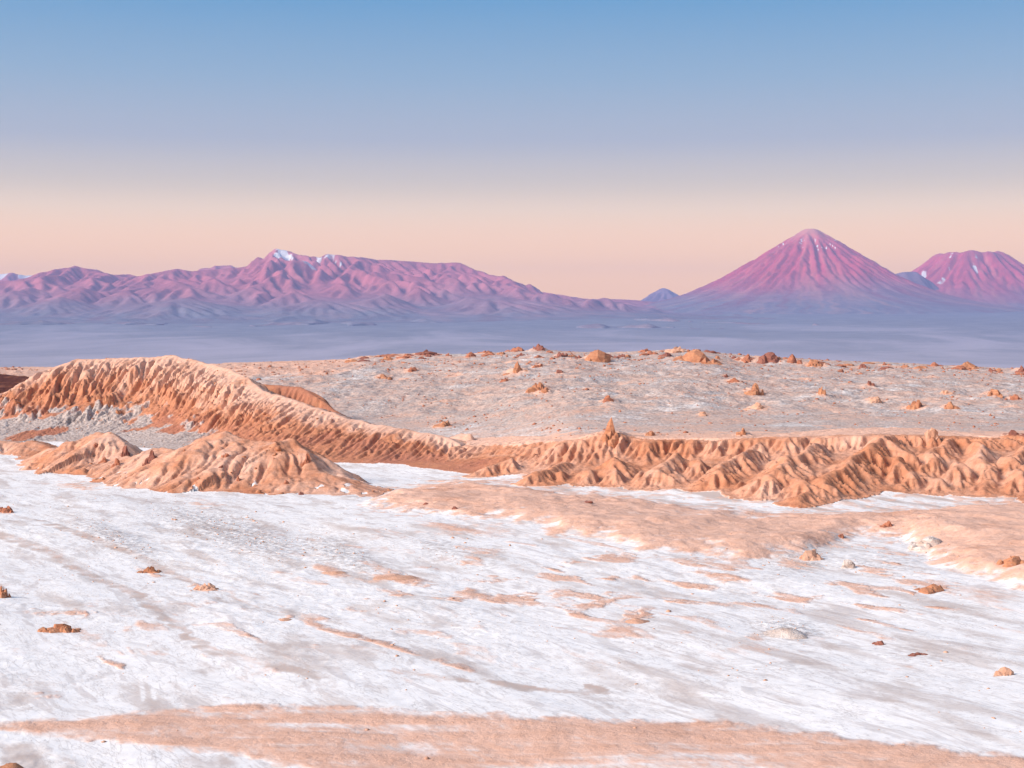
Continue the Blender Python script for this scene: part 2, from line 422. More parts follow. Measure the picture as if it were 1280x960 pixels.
KNOLLS = []                                       # x, y, radius, rise: low swells the outcrops grow from
def height(X, Y):
    z, f = terrain(X, Y)
    z = z + bilerp(DELTA, (X - EX0) / EC, (Y - EY0) / EC)
    win = f["win"]
    m = np.isin(win, (3, 6, 7, 8))
    if m.any():
        x, y = X[m], Y[m]
        crag = sstep(-.10, .40, fbm(x / 24, y / 24, 3, 401)) * np.where(win[m] == 3, (1 - .75 * sstep(.74, .92, f["profA"][m])) * sstep(.38, .62, f["profA"][m]), .8)
        f1, gap, cid = worley(x / 5.0 + .4 * perlin(x / 3, y / 3, 402), y / 5.0 + .4 * perlin(x / 3, y / 3, 403), 404)
        g1, gg, ci2 = worley(x / 1.7, y / 1.7, 405)
        lowz = sstep(.3, 2.5, z[m])
        z[m] += lowz * (crag * (1.7 * (cid - .5) * sstep(0, .28, gap) + .45 * (ci2 - .5) * sstep(0, .3, gg)) + .30 * ridged(x / 3.1, y / 3.1, 3, 406) * (.35 + .65 * crag))
    m = win == 2
    if m.any():
        x, y = X[m], Y[m]
        z[m] += .28 * ridged(x / 2.6, y / 2.6, 3, 407) + .5 * fbm(x / 6, y / 6, 3, 408)
    for kx, ky, kr, kh in KNOLLS:
        if Y.max() < ky - 3 * kr or Y.min() > ky + 3 * kr: continue
        m = (np.abs(X - kx) < 2.5 * kr) & (np.abs(Y - ky) < 3.0 * kr)
        if m.any():
            q = np.hypot(X[m] - kx, (Y[m] - ky) * .8) / kr
            z[m] += kh * np.exp(-q * q) * (1 + .8 * ridged(X[m] / (kr * .5), Y[m] / (kr * .5), 3, 409))
    return z, f

# ------------------------------------------------------------------ ground cover
CLAY_SPOTS = [  # column, row, half width, half height (photo pixels on the valley floor), tilt, strength
    (75, 588, 60, 5, 2, .9), (95, 607, 45, 4, 4, .8), (255, 631, 26, 5, 0, .7), (340, 664, 20, 6, 0, .5), (500, 722, 46, 7, 8, 1), (415, 713, 22, 8, 12, .9), (585, 740, 24, 10, 0, .9), (640, 744, 26, 5, -8, .9),
    (705, 744, 26, 10, 0, .8), (752, 753, 52, 7, -14, .9), (798, 771, 24, 9, -22, 1), (432, 796, 34, 7, 12, 1), (488, 812, 38, 7, 18, 1), (566, 834, 34, 6, 8, .9), (88, 769, 80, 4, 1, .8), (150, 832, 20, 5, 25, .9),
    (190, 795, 14, 4, 30, .5), (755, 696, 22, 5, 0, .9), (905, 722, 34, 6, 4, .9), (820, 745, 50, 4, 0, .5), (255, 733, 16, 7, 10, .8), (185, 712, 16, 6, 10, .8), (355, 771, 14, 5, 5, .9), (390, 778, 20, 4, 12, .6),
    (60, 872, 26, 5, -10, .7), (1170, 733, 26, 8, 0, .8), (870, 704, 60, 5, 2, .7), (1230, 745, 60, 14, 8, .6), (1240, 770, 40, 10, 8, .35), (690, 755, 70, 5, 0, .5), (860, 792, 16, 4, 0, .6), (1000, 700, 30, 12, -20, .5),
    (1060, 745, 14, 4, 0, .4), (1255, 841, 14, 7, 0, .5), (560, 700, 50, 5, 8, .45), (480, 668, 60, 6, 10, .5), (620, 666, 46, 6, 10, .6), (570, 665, 60, 6, 8, .8), (0, 640, 14, 5, 0, .8), (0, 735, 14, 10, 0, .8)]
RED_BANDS = [((-20, 662), (60, 690), (110, 715), (150, 733), (185, 747), 7), ((60, 655), (130, 680), (190, 700), (260, 735), (330, 765), 5), ((180, 750), (230, 790), (260, 815), (330, 832), (400, 850), 7), ((480, 840), (560, 850), (640, 858), (700, 862), (760, 860), 6)]
PIT_SPOTS = [(300, 668, 120, 26, 14, 1), (420, 690, 70, 20, 18, .9), (140, 672, 70, 16, 22, .9), (985, 787, 46, 16, 2, 1), (1000, 700, 46, 20, -10, .9), (1150, 672, 60, 18, 22, .8), (560, 690, 90, 16, 14, .6), (1150, 820, 60, 14, 8, .5), (1100, 705, 70, 16, 0, .6)]

def spots(PX, PY, lst):
    out = np.zeros(PX.shape)
    for cx, cy, rx, ry, tilt, st in lst:
        m = (np.abs(PX - cx) < rx * 2.2) & (np.abs(PY - cy) < ry * 2.2 + rx * 0.9)
        if not m.any():
            continue
        a = R(tilt); dx = PX[m] - cx; dy = PY[m] - cy
        e = np.hypot((dx * math.cos(a) + dy * math.sin(a)) / rx, (-dx * math.sin(a) + dy * math.cos(a)) / ry)
        out[m] = np.maximum(out[m], st * 0.85 * (1 - sstep(0.15, 1.6, e)))
    return out

def cover(X, Y, z, f):
    PX, PY, win = f["PX"], f["PYG"], f["win"]
    n1 = fbm(X / 30, Y / 30, 5, 101); n2 = fbm(X / 7, Y / 7, 4, 103); n3 = fbm(X / 2.2, Y / 2.2, 3, 104)
    wx = PX + 34 * n2 + 10 * n3; wy = PY + 8 * n2 + 5 * n3
    clay = np.zeros(X.shape); grey = np.zeros(X.shape); pit = np.zeros(X.shape); hue = 0.20 + 0.45 * n1
    low = win == 0
    # broad clay band across the near valley floor
    up = interp(PX, [(-400, 915), (0, 906), (150, 893), (260, 882), (420, 884), (560, 890), (700, 893), (830, 897), (960, 906), (1100, 926), (1200, 941), (1280, 950), (1700, 990)])
    dn = interp(PX, [(-400, 912), (0, 921), (100, 930), (200, 938), (300, 948), (360, 962), (520, 985), (1700, 1200)])
    band = sstep(-8, 9, wy - up) * (1 - sstep(-8, 8, wy - dn)) * np.clip(0.74 + 0.55 * fbm(X / 36, Y / 4.5, 5, 121) + .2 * n2, 0, .9)
    band2 = sstep(-2, 3, wy - dn) * 0.25 * sstep(0, .4, n2 + .2)
    c0 = np.maximum(band, spots(wx, wy, CLAY_SPOTS))
    c0 = np.maximum(c0, (.9 + .4 * n1) * sstep(13, -13, f["sd"] + 16 * n2 + 6 * n3))
    uu = X * .894 + Y * .447; vv = -X * .447 + Y * .894
    busy = .22 + .78 * np.clip(np.exp(-((PX - 720) / 330) ** 2 - ((PY - 735) / 85) ** 2) + .8 * np.exp(-((PX - 1120) / 170) ** 2 - ((PY - 740) / 80) ** 2) + .6 * np.exp(-((PX - 250) / 260) ** 2 - ((PY - 800) / 70) ** 2), 0, 1)
    faint = busy * (0.72 * sstep(-0.02, 0.34, fbm(uu / 7 + .3 * n1, vv / 19, 5, 133)) + .25 * sstep(.05, .4, n2))
    back = sstep(662, 640, PY) * sstep(560, 640, PX)
    faint = np.maximum(faint, back * .55 * sstep(-.25, .25, n2))
    c0 = np.maximum(c0, faint)
    g0 = 0.62 * sstep(-0.08, 0.36, fbm((X * .894 + Y * .447) / 9, (-X * .447 + Y * .894) / 34, 5, 141)) + band2 + .3 * back
    for b in RED_BANDS if Y.min() < 460 else ():
        dd, _, _ = polyline(wx, wy * 2.0, [(p[0], p[1] * 2.0, 0) for p in b[:-1]])
        k = 1 - sstep(b[-1] * .7, b[-1] * 2.2, dd)
        g0 = np.maximum(g0, 0.9 * k * (0.55 + 0.45 * sstep(-.3, .4, n2))); c0 = np.maximum(c0, 0.36 * k)
    # tyre tracks: clean pale lines
    trk = np.zeros(X.shape)
    for off in (-7, 7) if Y.min() < 460 else ():
        dd, _, _ = polyline(PX, PY, [(118 + off, 765, 0), (150 + off, 800, 0), (178 + off, 830, 0), (184 + off, 850, 0), (186 + off, 874, 0)])
        trk = np.maximum(trk, .55 * (1 - sstep(1.0, 4.5, dd + 1.5 * n3)))
    dd, _, _ = polyline(PX, PY, [(265, 738, 0), (330, 768, 0), (420, 800, 0), (560, 838, 0), (640, 868, 0)])
    trk = np.maximum(trk, 0.6 * (1 - sstep(2, 5, dd)))
    g0 = g0 * (1 - trk); c0 = c0 * (1 - 0.8 * trk)
    p0 = np.maximum(spots(PX + 20 * n2, PY + 6 * n2, PIT_SPOTS), 0.25 * sstep(0.1, 0.5, n1))
    # white salt lies in the hollows behind the clay swell, dirty grey at its edges
    hue = np.where(low, hue - .15 * sstep(870, 890, PY), hue)
    clay = np.where(low, c0, clay); grey = np.where(low, g0, grey); pit = np.where(low, p0, pit)
    # plateau: grey crust, brown pebble belt, clay showing at the terrace lip and on knolls
    t = f["t"]
    pl = win == 1
    lip = 1 - sstep(0.005, 0.055, t + 0.03 * n2)
    knoll = np.maximum(.42 + .3 * n1, sstep(0.24, 0.52, fbm(X / 26, Y / 40, 5, 151) + 0.14 * sstep(.5, 1, t)) * 0.8)
    cp = np.maximum(lip * sstep(640, 700, PX), knoll)
    cp = np.maximum(cp, 0.8 * sstep(560, 380, PX) * sstep(0.35, 0.8, t + 0.25 * n1) + .55 * sstep(330, 250, PX))
    gp = 0.84 + 0.6 * n1 + .3 * n2 + 0.25 * np.exp(-((PX - 560) / 170) ** 2 - ((t - .22) / .22) ** 2)
    gp = gp - 0.35 * np.exp(-((PX - 620) / 120) ** 2 - ((t - .03) / .06) ** 2)
    for kx, ky, kr, kh in KNOLLS:
        if Y.max() < ky - 3 * kr or Y.min() > ky + 3 * kr: continue
        q = np.hypot(X - kx, (Y - ky) * .6) / kr
        cp = np.maximum(cp, .8 * (1 - sstep(.5, 1.5, q + .5 * n3)))
    clay = np.where(pl, cp, clay); grey = np.where(pl, np.clip(gp, 0, 1), grey); pit = np.where(pl, 0.85, pit)
    # the sharp ridge: clay, with a grey crusted apron under its far end
    ra = (win == 3) | (win == 4)
    apron = sstep(300, 255, PX + 30 * n2) * (f["sideA"] <= 0) * (1 - sstep(0.46, 0.60, f["profA"] + 0.22 * n2 + .14 * n1))
    ca = 1 - 0.95 * apron * (1 - 0.9 * sstep(.18, .4, n1))
    clay = np.where(ra, ca, clay); grey = np.where(ra, np.where(apron > .4, .85, .1), grey); pit = np.where(ra, apron, pit)
    hue = np.where(ra, 0.34 + 0.35 * n1 + 0.68 * sstep(.90, .55, f["profA"] + .12 * n2), hue)
    clay = np.where(win == 2, 1, clay); hue = np.where(win == 2, np.where(Y > f['ed'] + 16, .1, 0.66) + 0.30 * n1 + .1 * n2, hue)
    clay = np.where(win == 5, 1, clay); hue = np.where(win == 5, 1.9, hue)  # shade on this hillside is painted as near-black clay
    md = win >= 6
    vein = sstep(0.30, 0.42, fbm(X / 6, Y / 6, 4, 171)) * (1 - sstep(1.0, 5.5, z))
    clay = np.where(md, 1 - 0.9 * vein, clay); hue = np.where(md, 0.58 + 0.45 * n1 + .2 * n2, hue)
    return np.clip(clay, 0, 1), np.clip(grey, 0, 1), np.clip(pit, 0, 1), np.clip(hue, 0, 2)

# ------------------------------------------------------------------ materials
def new_mat(name, rough=0.95, spec=0.05):
    m = bpy.data.materials.new(name); m.use_nodes = True
    b = m.node_tree.nodes["Principled BSDF"]
    b.inputs["Roughness"].default_value = rough
    b.inputs["Specular IOR Level"].default_value = spec
    return m, m.node_tree.nodes, m.node_tree.links, b

class NG:
    """tiny helper for node graphs"""
    def __init__(s, nodes, links):
        s.n, s.l = nodes, links
    def put(s, sock, v):
        if hasattr(v, "is_output"): s.l.new(v, sock)
        elif isinstance(v, tuple): sock.default_value = v + (1,) if len(v) == 3 and len(sock.default_value) == 4 else v
        else: sock.default_value = v
    def attr(s, name):
        a = s.n.new("ShaderNodeAttribute"); a.attribute_name = name
        return a.outputs["Fac"]
    def math(s, op, a, b=0.0, c=0.0, clamp=False):
        m = s.n.new("ShaderNodeMath"); m.operation = op; m.use_clamp = clamp
        s.put(m.inputs[0], a); s.put(m.inputs[1], b); s.put(m.inputs[2], c)
        return m.outputs[0]
    def noise(s, vec, scale, detail=6, rough=0.6, dist=0.0):
        t = s.n.new("ShaderNodeTexNoise"); s.l.new(vec, t.inputs["Vector"])
        t.inputs["Scale"].default_value = scale; t.inputs["Detail"].default_value = detail; t.inputs["Roughness"].default_value = rough; t.inputs["Distortion"].default_value = dist
        return t.outputs["Fac"]
    def voro(s, vec, scale, feature='F1'):
        t = s.n.new("ShaderNodeTexVoronoi"); s.l.new(vec, t.inputs["Vector"]); t.feature = feature
        t.inputs["Scale"].default_value = scale
        return t.outputs["Distance"]
    def step(s, x, a, b, lo=0.0, hi=1.0):
        m = s.n.new("ShaderNodeMapRange"); m.interpolation_type = 'SMOOTHSTEP'
        s.put(m.inputs[0], x); s.put(m.inputs[1], a); s.put(m.inputs[2], b); s.put(m.inputs[3], lo); s.put(m.inputs[4], hi)
        return m.outputs[0]
    def mix(s, f, a, b, mode='MIX'):
        m = s.n.new("ShaderNodeMix"); m.data_type = 'RGBA'; m.blend_type = mode
        s.put(m.inputs[0], f); s.put(m.inputs[6], a); s.put(m.inputs[7], b)
        return m.outputs[2]
    def scaled(s, vec, sc):
        m = s.n.new("ShaderNodeVectorMath"); m.operation = 'MULTIPLY'
        s.l.new(vec, m.inputs[0]); m.inputs[1].default_value = sc
        return m.outputs[0]
    def bump(s, h, dist, strength=1.0, normal=None):
        b = s.n.new("ShaderNodeBump"); b.inputs["Distance"].default_value = dist; b.inputs["Strength"].default_value = strength
        s.put(b.inputs["Height"], h)
        if normal is not None: s.l.new(normal, b.inputs["Normal"])
        return b.outputs[0]

def land_material():
    m, n, l, b = new_mat("salt_and_clay")
    g = NG(n, l)
    pos = n.new("ShaderNodeNewGeometry").outputs["Position"]
    clay, grey, pit, hue = g.attr("clay"), g.attr("grey"), g.attr("pit"), g.attr("hue")
    nb = g.noise(pos, 0.05, 8, .62); nm = g.noise(pos, 0.35, 8, .65); nf = g.noise(pos, 1.8, 8, .7)
    flat = g.scaled(pos, (1, 1, 4))
    strata = g.noise(g.scaled(pos, (.06, .06, 1.4)), 1.0, 5, .6)
    fl = n.new("ShaderNodeVectorRotate"); fl.rotation_type = 'Z_AXIS'; fl.inputs["Angle"].default_value = R(-27)
    l.new(pos, fl.inputs["Vector"])
    # clay edge broken up by the grain of the crust
    ce = g.math('ADD', clay, g.math('MULTIPLY', g.math('SUBTRACT', nf, .5), .34))
    ce = g.math('ADD', ce, g.math('MULTIPLY', g.math('SUBTRACT', g.noise(g.scaled(fl.outputs[0], (.5, .2, .5)), 1.0, 8, .62, .5), .5), .85))
    cmask = g.step(ce, .26, .80)
    # salt
    salt = g.mix(g.step(nm, .38, .68), (.82, .80, .785), (.75, .72, .70))
    big = g.noise(g.scaled(fl.outputs[0], (.10, .035, .1)), 1.0, 9, .72, .3)
    salt = g.mix(g.step(big, .53, .62, 0, .62), salt, (.56, .48, .44))
    salt = g.mix(g.step(big, .44, .30, 0, .7), salt, (.86, .84, .825))
    streak = g.noise(g.scaled(fl.outputs[0], (.19, .06, .3)), 1.0, 9, .68, .7)
    salt = g.mix(g.step(streak, .55, .61, 0, .5), salt, (.50, .455, .44))
    sv = g.math('ABSOLUTE', g.math('SUBTRACT', streak, .47))
    salt = g.mix(g.step(sv, .014, .0, 0, .42), salt, (.36, .315, .30))
    flow = g.noise(g.scaled(fl.outputs[0], (.30, .05, .3)), 1.0, 6, .58, .5)
    vein = g.math('ABSOLUTE', g.math('SUBTRACT', flow, .5))
    salt = g.mix(g.step(vein, .014, .0, 0, .40), salt, (.38, .34, .33))
    salt = g.mix(g.step(flow, .585, .64, 0, .5), salt, (.52, .46, .44))
    salt = g.mix(g.step(flow, .40, .28, 0, .6), salt, (.86, .845, .835))
    dirt = g.step(g.math('ADD', grey, g.math('ADD', g.math('MULTIPLY', g.math('SUBTRACT', nf, .5), .35), g.math('MULTIPLY', g.math('SUBTRACT', streak, .5), .8))), .25, .95)
    salt = g.mix(dirt, salt, (.49, .405, .365))
    cr = g.math('ABSOLUTE', g.math('SUBTRACT', g.noise(g.scaled(pos, (.03, .016, .03)), 1.0, 7, .6, 1.2), .5))
    salt = g.mix(g.math('MULTIPLY', g.step(cr, .012, .0, 0, .7), g.step(pit, .7, .84)), salt, (.20, .165, .16))
    vo = g.voro(pos, .75); vo2 = g.voro(pos, 1.9)
    spk = g.math('MULTIPLY', g.step(g.math('ADD', g.math('MULTIPLY', vo, .5), g.math('MULTIPLY', nf, .8)), .72, .52), pit)
    salt = g.mix(g.math('MULTIPLY', spk, .75), salt, (.27, .20, .175))
    # clay
    hh = g.math('ADD', hue, g.math('MULTIPLY', g.math('SUBTRACT', nb, .5), .9))
    pink = g.mix(g.step(nm, .3, .7), (.73, .465, .355), (.66, .39, .28))
    orange = g.mix(g.step(nm, .3, .7), (.555, .25, .14), (.46, .185, .10))
    cl = g.mix(g.step(hh, .25, .85), pink, orange)
    cl = g.mix(g.step(hh, .80, 1.25), cl, g.mix(g.step(nm, .3, .7), (.46, .195, .125), (.37, .145, .09)))
    cl = g.mix(g.step(hh, 1.45, 1.9), cl, (.075, .028, .024))  # near-black brown for the painted shade of the far hillside
    cl = g.mix(g.math('MULTIPLY', g.step(strata, .52, .68, 0, .45), g.step(hh, .1, .7, .25, 1)), cl, (.38, .16, .09))
    cl = g.mix(g.math('MULTIPLY', g.step(nf, .58, .80, 0, .55), g.step(hh, .1, .7, .3, 1)), cl, (.34, .15, .085))
    cl = g.mix(g.step(nf, .40, .22, 0, .35), cl, (.68, .46, .34))
    l.new(g.mix(cmask, salt, cl), b.inputs["Base Color"])
    # relief
    h1 = g.math('ADD', g.math('MULTIPLY', nm, 1.0), g.math('MULTIPLY', nf, .24))
    h1 = g.math('ADD', h1, g.math('MULTIPLY', g.math('MULTIPLY', vo, pit), .5))
    h1 = g.math('MULTIPLY', h1, g.step(g.math('MAXIMUM', g.math('MULTIPLY', clay, .95), pit), .3, 1.0, .17, 1.0))
    l.new(g.bump(h1, .9, .7), b.inputs["Normal"])
    return m

def mountain_material(name, z_lo, z_hi, red, top):
    m, n, l, b = new_mat(name)
    g = NG(n, l)
    pos = n.new("ShaderNodeNewGeometry").outputs["Position"]
    sx = n.new("ShaderNodeSeparateXYZ"); l.new(pos, sx.inputs[0])
    z = sx.outputs[2]
    nb = g.noise(pos, 1 / 2600, 7, .6); nf = g.noise(pos, 1 / 420, 7, .65)
    snow = g.attr("snow")
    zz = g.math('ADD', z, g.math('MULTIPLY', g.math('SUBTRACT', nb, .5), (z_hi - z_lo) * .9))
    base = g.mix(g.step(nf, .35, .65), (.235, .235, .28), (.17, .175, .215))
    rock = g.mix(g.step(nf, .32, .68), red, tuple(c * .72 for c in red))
    c = g.mix(g.step(zz, z_lo, z_hi), base, rock)  # blue-grey foot to red heights: dusk shadow and haze painted by height
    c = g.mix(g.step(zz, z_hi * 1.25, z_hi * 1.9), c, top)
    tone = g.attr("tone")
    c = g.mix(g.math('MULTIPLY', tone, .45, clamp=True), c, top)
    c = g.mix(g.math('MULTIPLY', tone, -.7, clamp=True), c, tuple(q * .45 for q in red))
    c = g.mix(g.step(g.math('ADD', snow, g.math('MULTIPLY', g.math('SUBTRACT', nf, .5), .8)), .42, .62), c, (.85, .84, .86))
    l.new(c, b.inputs["Base Color"])
    l.new(g.bump(nf, 90, .5), b.inputs["Normal"])
    return m

def plain_material():
    m, n, l, b = new_mat("alluvial_plain")
    g = NG(n, l)
    pos = n.new("ShaderNodeNewGeometry").outputs["Position"]
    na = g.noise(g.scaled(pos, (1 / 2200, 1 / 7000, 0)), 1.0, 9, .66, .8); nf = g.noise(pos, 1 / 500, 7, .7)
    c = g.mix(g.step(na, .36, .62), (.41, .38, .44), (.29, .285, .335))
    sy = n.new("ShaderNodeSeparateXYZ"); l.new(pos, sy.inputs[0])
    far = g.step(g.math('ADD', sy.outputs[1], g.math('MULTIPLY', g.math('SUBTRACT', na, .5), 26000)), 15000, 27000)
    c = g.mix(far, c, g.mix(g.step(nf, .35, .65), (.27, .275, .32), (.20, .21, .25)))  # bluer grey with distance: part of the haze is put into the colour
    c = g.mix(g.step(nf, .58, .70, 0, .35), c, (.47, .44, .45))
    l.new(c, b.inputs["Base Color"])
    return m

# ------------------------------------------------------------------ grids -> meshes
def tag(o, label=None, cat=None, group=None, kind=None):
    for k, v in (("label", label), ("category", cat), ("group", group), ("kind", kind)):
        if v: o[k] = v
    return o

def grid_mesh(name, V, faces_mask, mat, attrs=None, normals=None):
    """V: (rows, cols, 3); only the quads in faces_mask (rows-1, cols-1) become this object"""
    nr, nc = V.shape[:2]
    idx = np.arange(nr * nc).reshape(nr, nc)
    q = np.stack([idx[:-1, :-1], idx[:-1, 1:], idx[1:, 1:], idx[1:, :-1]], -1)[faces_mask]
    used, inv = np.unique(q.ravel(), return_inverse=True)
    nf = len(q)
    me = bpy.data.meshes.new(name)
    me.vertices.add(len(used)); me.loops.add(nf * 4); me.polygons.add(nf)
    me.vertices.foreach_set("co", V.reshape(-1, 3)[used].astype(np.float32).ravel())
    me.loops.foreach_set("vertex_index", inv.astype(np.int32))
    me.polygons.foreach_set("loop_start", np.arange(0, nf * 4, 4, dtype=np.int32))
    me.polygons.foreach_set("use_smooth", np.ones(nf, bool))
    me.update(calc_edges=True)
    for k, a in (attrs or {}).items():
        at = me.attributes.new(k, 'FLOAT', 'POINT')
        at.data.foreach_set("value", a.reshape(-1)[used].astype(np.float32))
    if normals is not None:
        me.normals_split_custom_set_from_vertices(normals.reshape(-1, 3)[used].astype(np.float32))
    me.materials.append(mat)
    o = bpy.data.objects.new(name, me)
    COL.objects.link(o)
    return o

def grid_normals(V):
    du = np.empty_like(V); dv = np.empty_like(V)
    du[:, 1:-1] = V[:, 2:] - V[:, :-2]; du[:, 0] = V[:, 1] - V[:, 0]; du[:, -1] = V[:, -1] - V[:, -2]
    dv[1:-1] = V[2:] - V[:-2]; dv[0] = V[1] - V[0]; dv[-1] = V[-1] - V[-2]
    n = np.cross(du, dv)
    return n / np.linalg.norm(n, axis=-1, keepdims=True)

_D = np.concatenate([np.arange(130, 640, .8), np.arange(640, 1400, 1.5)])
def hit(px, py):
    """where the line of sight through a photo pixel meets the ground"""
    z, _ = height((px - CX) / F * _D, _D)
    row = HZ + (EYE - z) * F / _D
    top = np.minimum.accumulate(row)
    k = np.argmax(top <= py) if (top <= py).any() else int(np.argmin(np.where(_D > 700, row, 1e9)))
    return _D[k], (px - CX) / F * _D[k], z[k]

RIM = "rock outcrops along the plateau rim"
SLOPE = "rock outcrops scattered on the plateau slope"
UNDER = "boulders under the tall ridge"
R_RIM = (
    # the rim of the plateau
    (455, 449, 26, 5, "dark", "low dark red rock strip on the plateau rim nearest the tall ridge", "rock", 4), (487, 446, 46, 6, "rust", "long thin rust rock strip lying along the plateau rim", "rock", 6),
    (532, 444, 44, 7, "dark", "long dark red rock ledge breaking the plateau rim", "rock", 6), (607, 442, 22, 6, "rust", "small rust rock between the dark ledge and the spiked rim rocks", "rock", 3),
    (645, 440, 30, 8, "rust", "low rust rock beside the spiked rock on the plateau rim", "rock", 4), (673, 439, 26, 12, "dark", "spiked dark red rock on the plateau rim", "rock", 4),
    (703, 446, 20, 9, "dark", "small dark rock beside the big orange block on the plateau rim", "rock", 3), (746, 452, 40, 19, "orange", "big blocky orange rock outcrop on the plateau rim", "rock", 5),
    (808, 440, 20, 6, "rust", "thin rust rock on the rim above the grey slope", "rock", 3), (846, 441, 30, 10, "pink", "pale pink rock on the rim behind the wide orange outcrop", "rock", 4),
    (872, 454, 62, 20, "orange", "wide orange outcrop with a crusted top on the plateau rim", "rock", 7), (935, 453, 30, 13, "rust", "rust rock at the near end of the dark rock row on the rim", "rock", 4),
    (965, 453, 36, 16, "dark", "tallest dark red rock of the row on the plateau rim", "rock", 5), (993, 454, 24, 13, "rust", "rust rock following the tallest dark rock of the row", "rock", 4),
    (1021, 458, 30, 12, "orange", "orange rock closing the row of rocks on the rim", "rock", 4), (1080, 460, 16, 7, "dark", "lone small dark rock on the pale rim below the volcano", "rock", 2),
    (1107, 457, 14, 5, "rust", "tiny rust rock just past the lone dark rock on the rim", "rock", 2), (1213, 461, 38, 10, "orange", "low orange rock heap on the rim below the crater mountain", "rock", 5),
    (1277, 466, 20, 13, "dark", "dark rock on the rim past the low orange heap", "rock", 3))
R_SLOPE = (
    (478, 474, 22, 9, "orange", "orange rock on the brown slope above the reddish hump", "rock", 4), (515, 465, 20, 8, "rust", "rust rock on the slope under the long dark ledge", "rock", 3),
    (647, 467, 30, 15, "orange", "orange rock patch on the slope under the spiked rim rock", "rock", 5), (673, 460, 18, 9, "rust", "small rust rock just under the spiked rim rock", "rock", 3),
    (674, 490, 30, 16, "orange", "bright orange rock low on the grey slope above the clay spire", "rock", 5), (632, 477, 16, 7, "rust", "small rust rock beside the orange rock patch on the slope", "rock", 3),
    (760, 502, 20, 9, "rust", "small rust rock on the bare slope above the clay spire", "rock", 3), (700, 467, 14, 6, "dark", "dark small rock on the slope under the big orange block", "rock", 2),
    (908, 472, 12, 6, "dark", "tiny dark rock under the rim row", "rock", 2), (919, 478, 22, 7, "rust", "flat rust rock under the near end of the rim row", "rock", 3),
    (944, 494, 32, 18, "orange", "tall orange rock clump on the slope under the dark rim row", "rock", 5), (950, 512, 30, 10, "pink", "pale clay rock below the tall orange clump on the slope", "rock", 4),
    (1028, 496, 12, 14, "orange", "narrow upright orange rock standing alone on the slope", "rock", 2), (1088, 483, 16, 9, "dark", "dark red rock on the slope under the lone rim rock", "rock", 3),
    (1095, 504, 24, 12, "pink", "pale pink rock on the slope under the dark red rock", "rock", 4), (1147, 512, 36, 15, "orange", "wide orange rock low on the slope above the sharp fins", "rock", 5),
    (1190, 512, 24, 12, "orange", "orange rock next to the wide orange rock low on the slope", "rock", 4), (1184, 493, 18, 8, "pink", "small pink rock upslope of the pair of orange rocks", "rock", 3),
    (1243, 496, 28, 12, "orange", "orange rock on the slope below the low rim heap", "rock", 4), (1270, 500, 18, 8, "rust", "rust rock past the orange rock below the rim heap", "rock", 3),
    (1272, 545, 28, 9, "dark", "dark flat rock on the terrace lip above the fins", "rock", 3), (1165, 548, 20, 16, "pink", "pale clay stub on the terrace lip above the highest fins", "rock", 3),
    (880, 520, 18, 7, "pink", "pale small rock on the lower slope behind the terrace", "rock", 3), (930, 545, 16, 14, "orange", "small orange stub on the terrace behind the fins", "rock", 2),
    (813, 545, 20, 10, "orange", "low orange rock on the terrace beyond the clay spire", "rock", 3), (553, 535, 26, 12, "orange", "yellowish orange rock perched on the low end of the ridge", "rock", 4))
for a in R_RIM + R_SLOPE:
    d, x, z = hit(a[0], a[1])
    if d > 530: KNOLLS.append((x, d + a[2] / F * d * .3, a[2] / F * d * .62, a[3] / F * d * .30))
for x, d, z in [(hit(p, 552)[1], hit(p, 552)[0], 0) for p in (760,)]: KNOLLS.append((x, d + 3, 9, 2.0))

LAND = land_material()
cols = np.concatenate([np.linspace(-.62, -.345, 50, endpoint=False), np.linspace(-.345, .345, 796, endpoint=False), np.linspace(.345, .62, 50)])
rows = np.concatenate([np.arange(12, 130, 6), np.arange(130, 440, 1.1), np.arange(440, 640, .65), np.arange(640, 900, 1.1), np.arange(900, 1400, 2.5), np.arange(1400, 2400, 25), [2450]])
TT, DD = np.meshgrid(cols, rows)
LX, LY = TT * DD, DD
def _hc(x, y):
    z, f = height(x, y)
    return (z, f["win"]) + cover(x, y, z, f)
LZ, LWIN, CLAY, GREY, PIT, HUE = in_chunks(_hc, (LX, LY), 24)
LV = np.stack([LX, LY, LZ], -1)
LN = grid_normals(LV)
FW = LWIN[:-1, :-1]
attrs = dict(clay=CLAY, grey=GREY, pit=PIT, hue=HUE)
def land(name, mask, label=None, cat=None):
    return tag(grid_mesh(name, LV, mask, LAND, attrs, LN), label, cat, None, "structure")
land("valley_floor", FW == 0, "white salt-crusted valley floor streaked with pink clay", "valley floor")
land("plateau", FW == 1, "grey salt-crusted plateau with scattered orange rocks", "plateau")
land("eroded_scarp", FW == 2, "orange clay scarp cut into sharp fins and gullies", "scarp")
land("clay_ridge", FW == 3, "tall sharp-crested orange clay ridge falling away towards the scarp", "ridge")
land("clay_hill", FW == 4, "smooth reddish hump showing behind the sharp-crested ridge", "hill")
land("shade_painted_hill", FW == 5, "hillside behind the far end of the ridge, its shade painted dark brown", "hill")
land("clay_hill", FW == 6, "row of low clay lumps at the edge of the white flat", "hill")
land("clay_hill", FW == 7, "small rugged clay hill with dark broken face", "hill")
land("clay_hill", FW == 8, "broad smooth clay hill in front of the tall ridge", "hill")

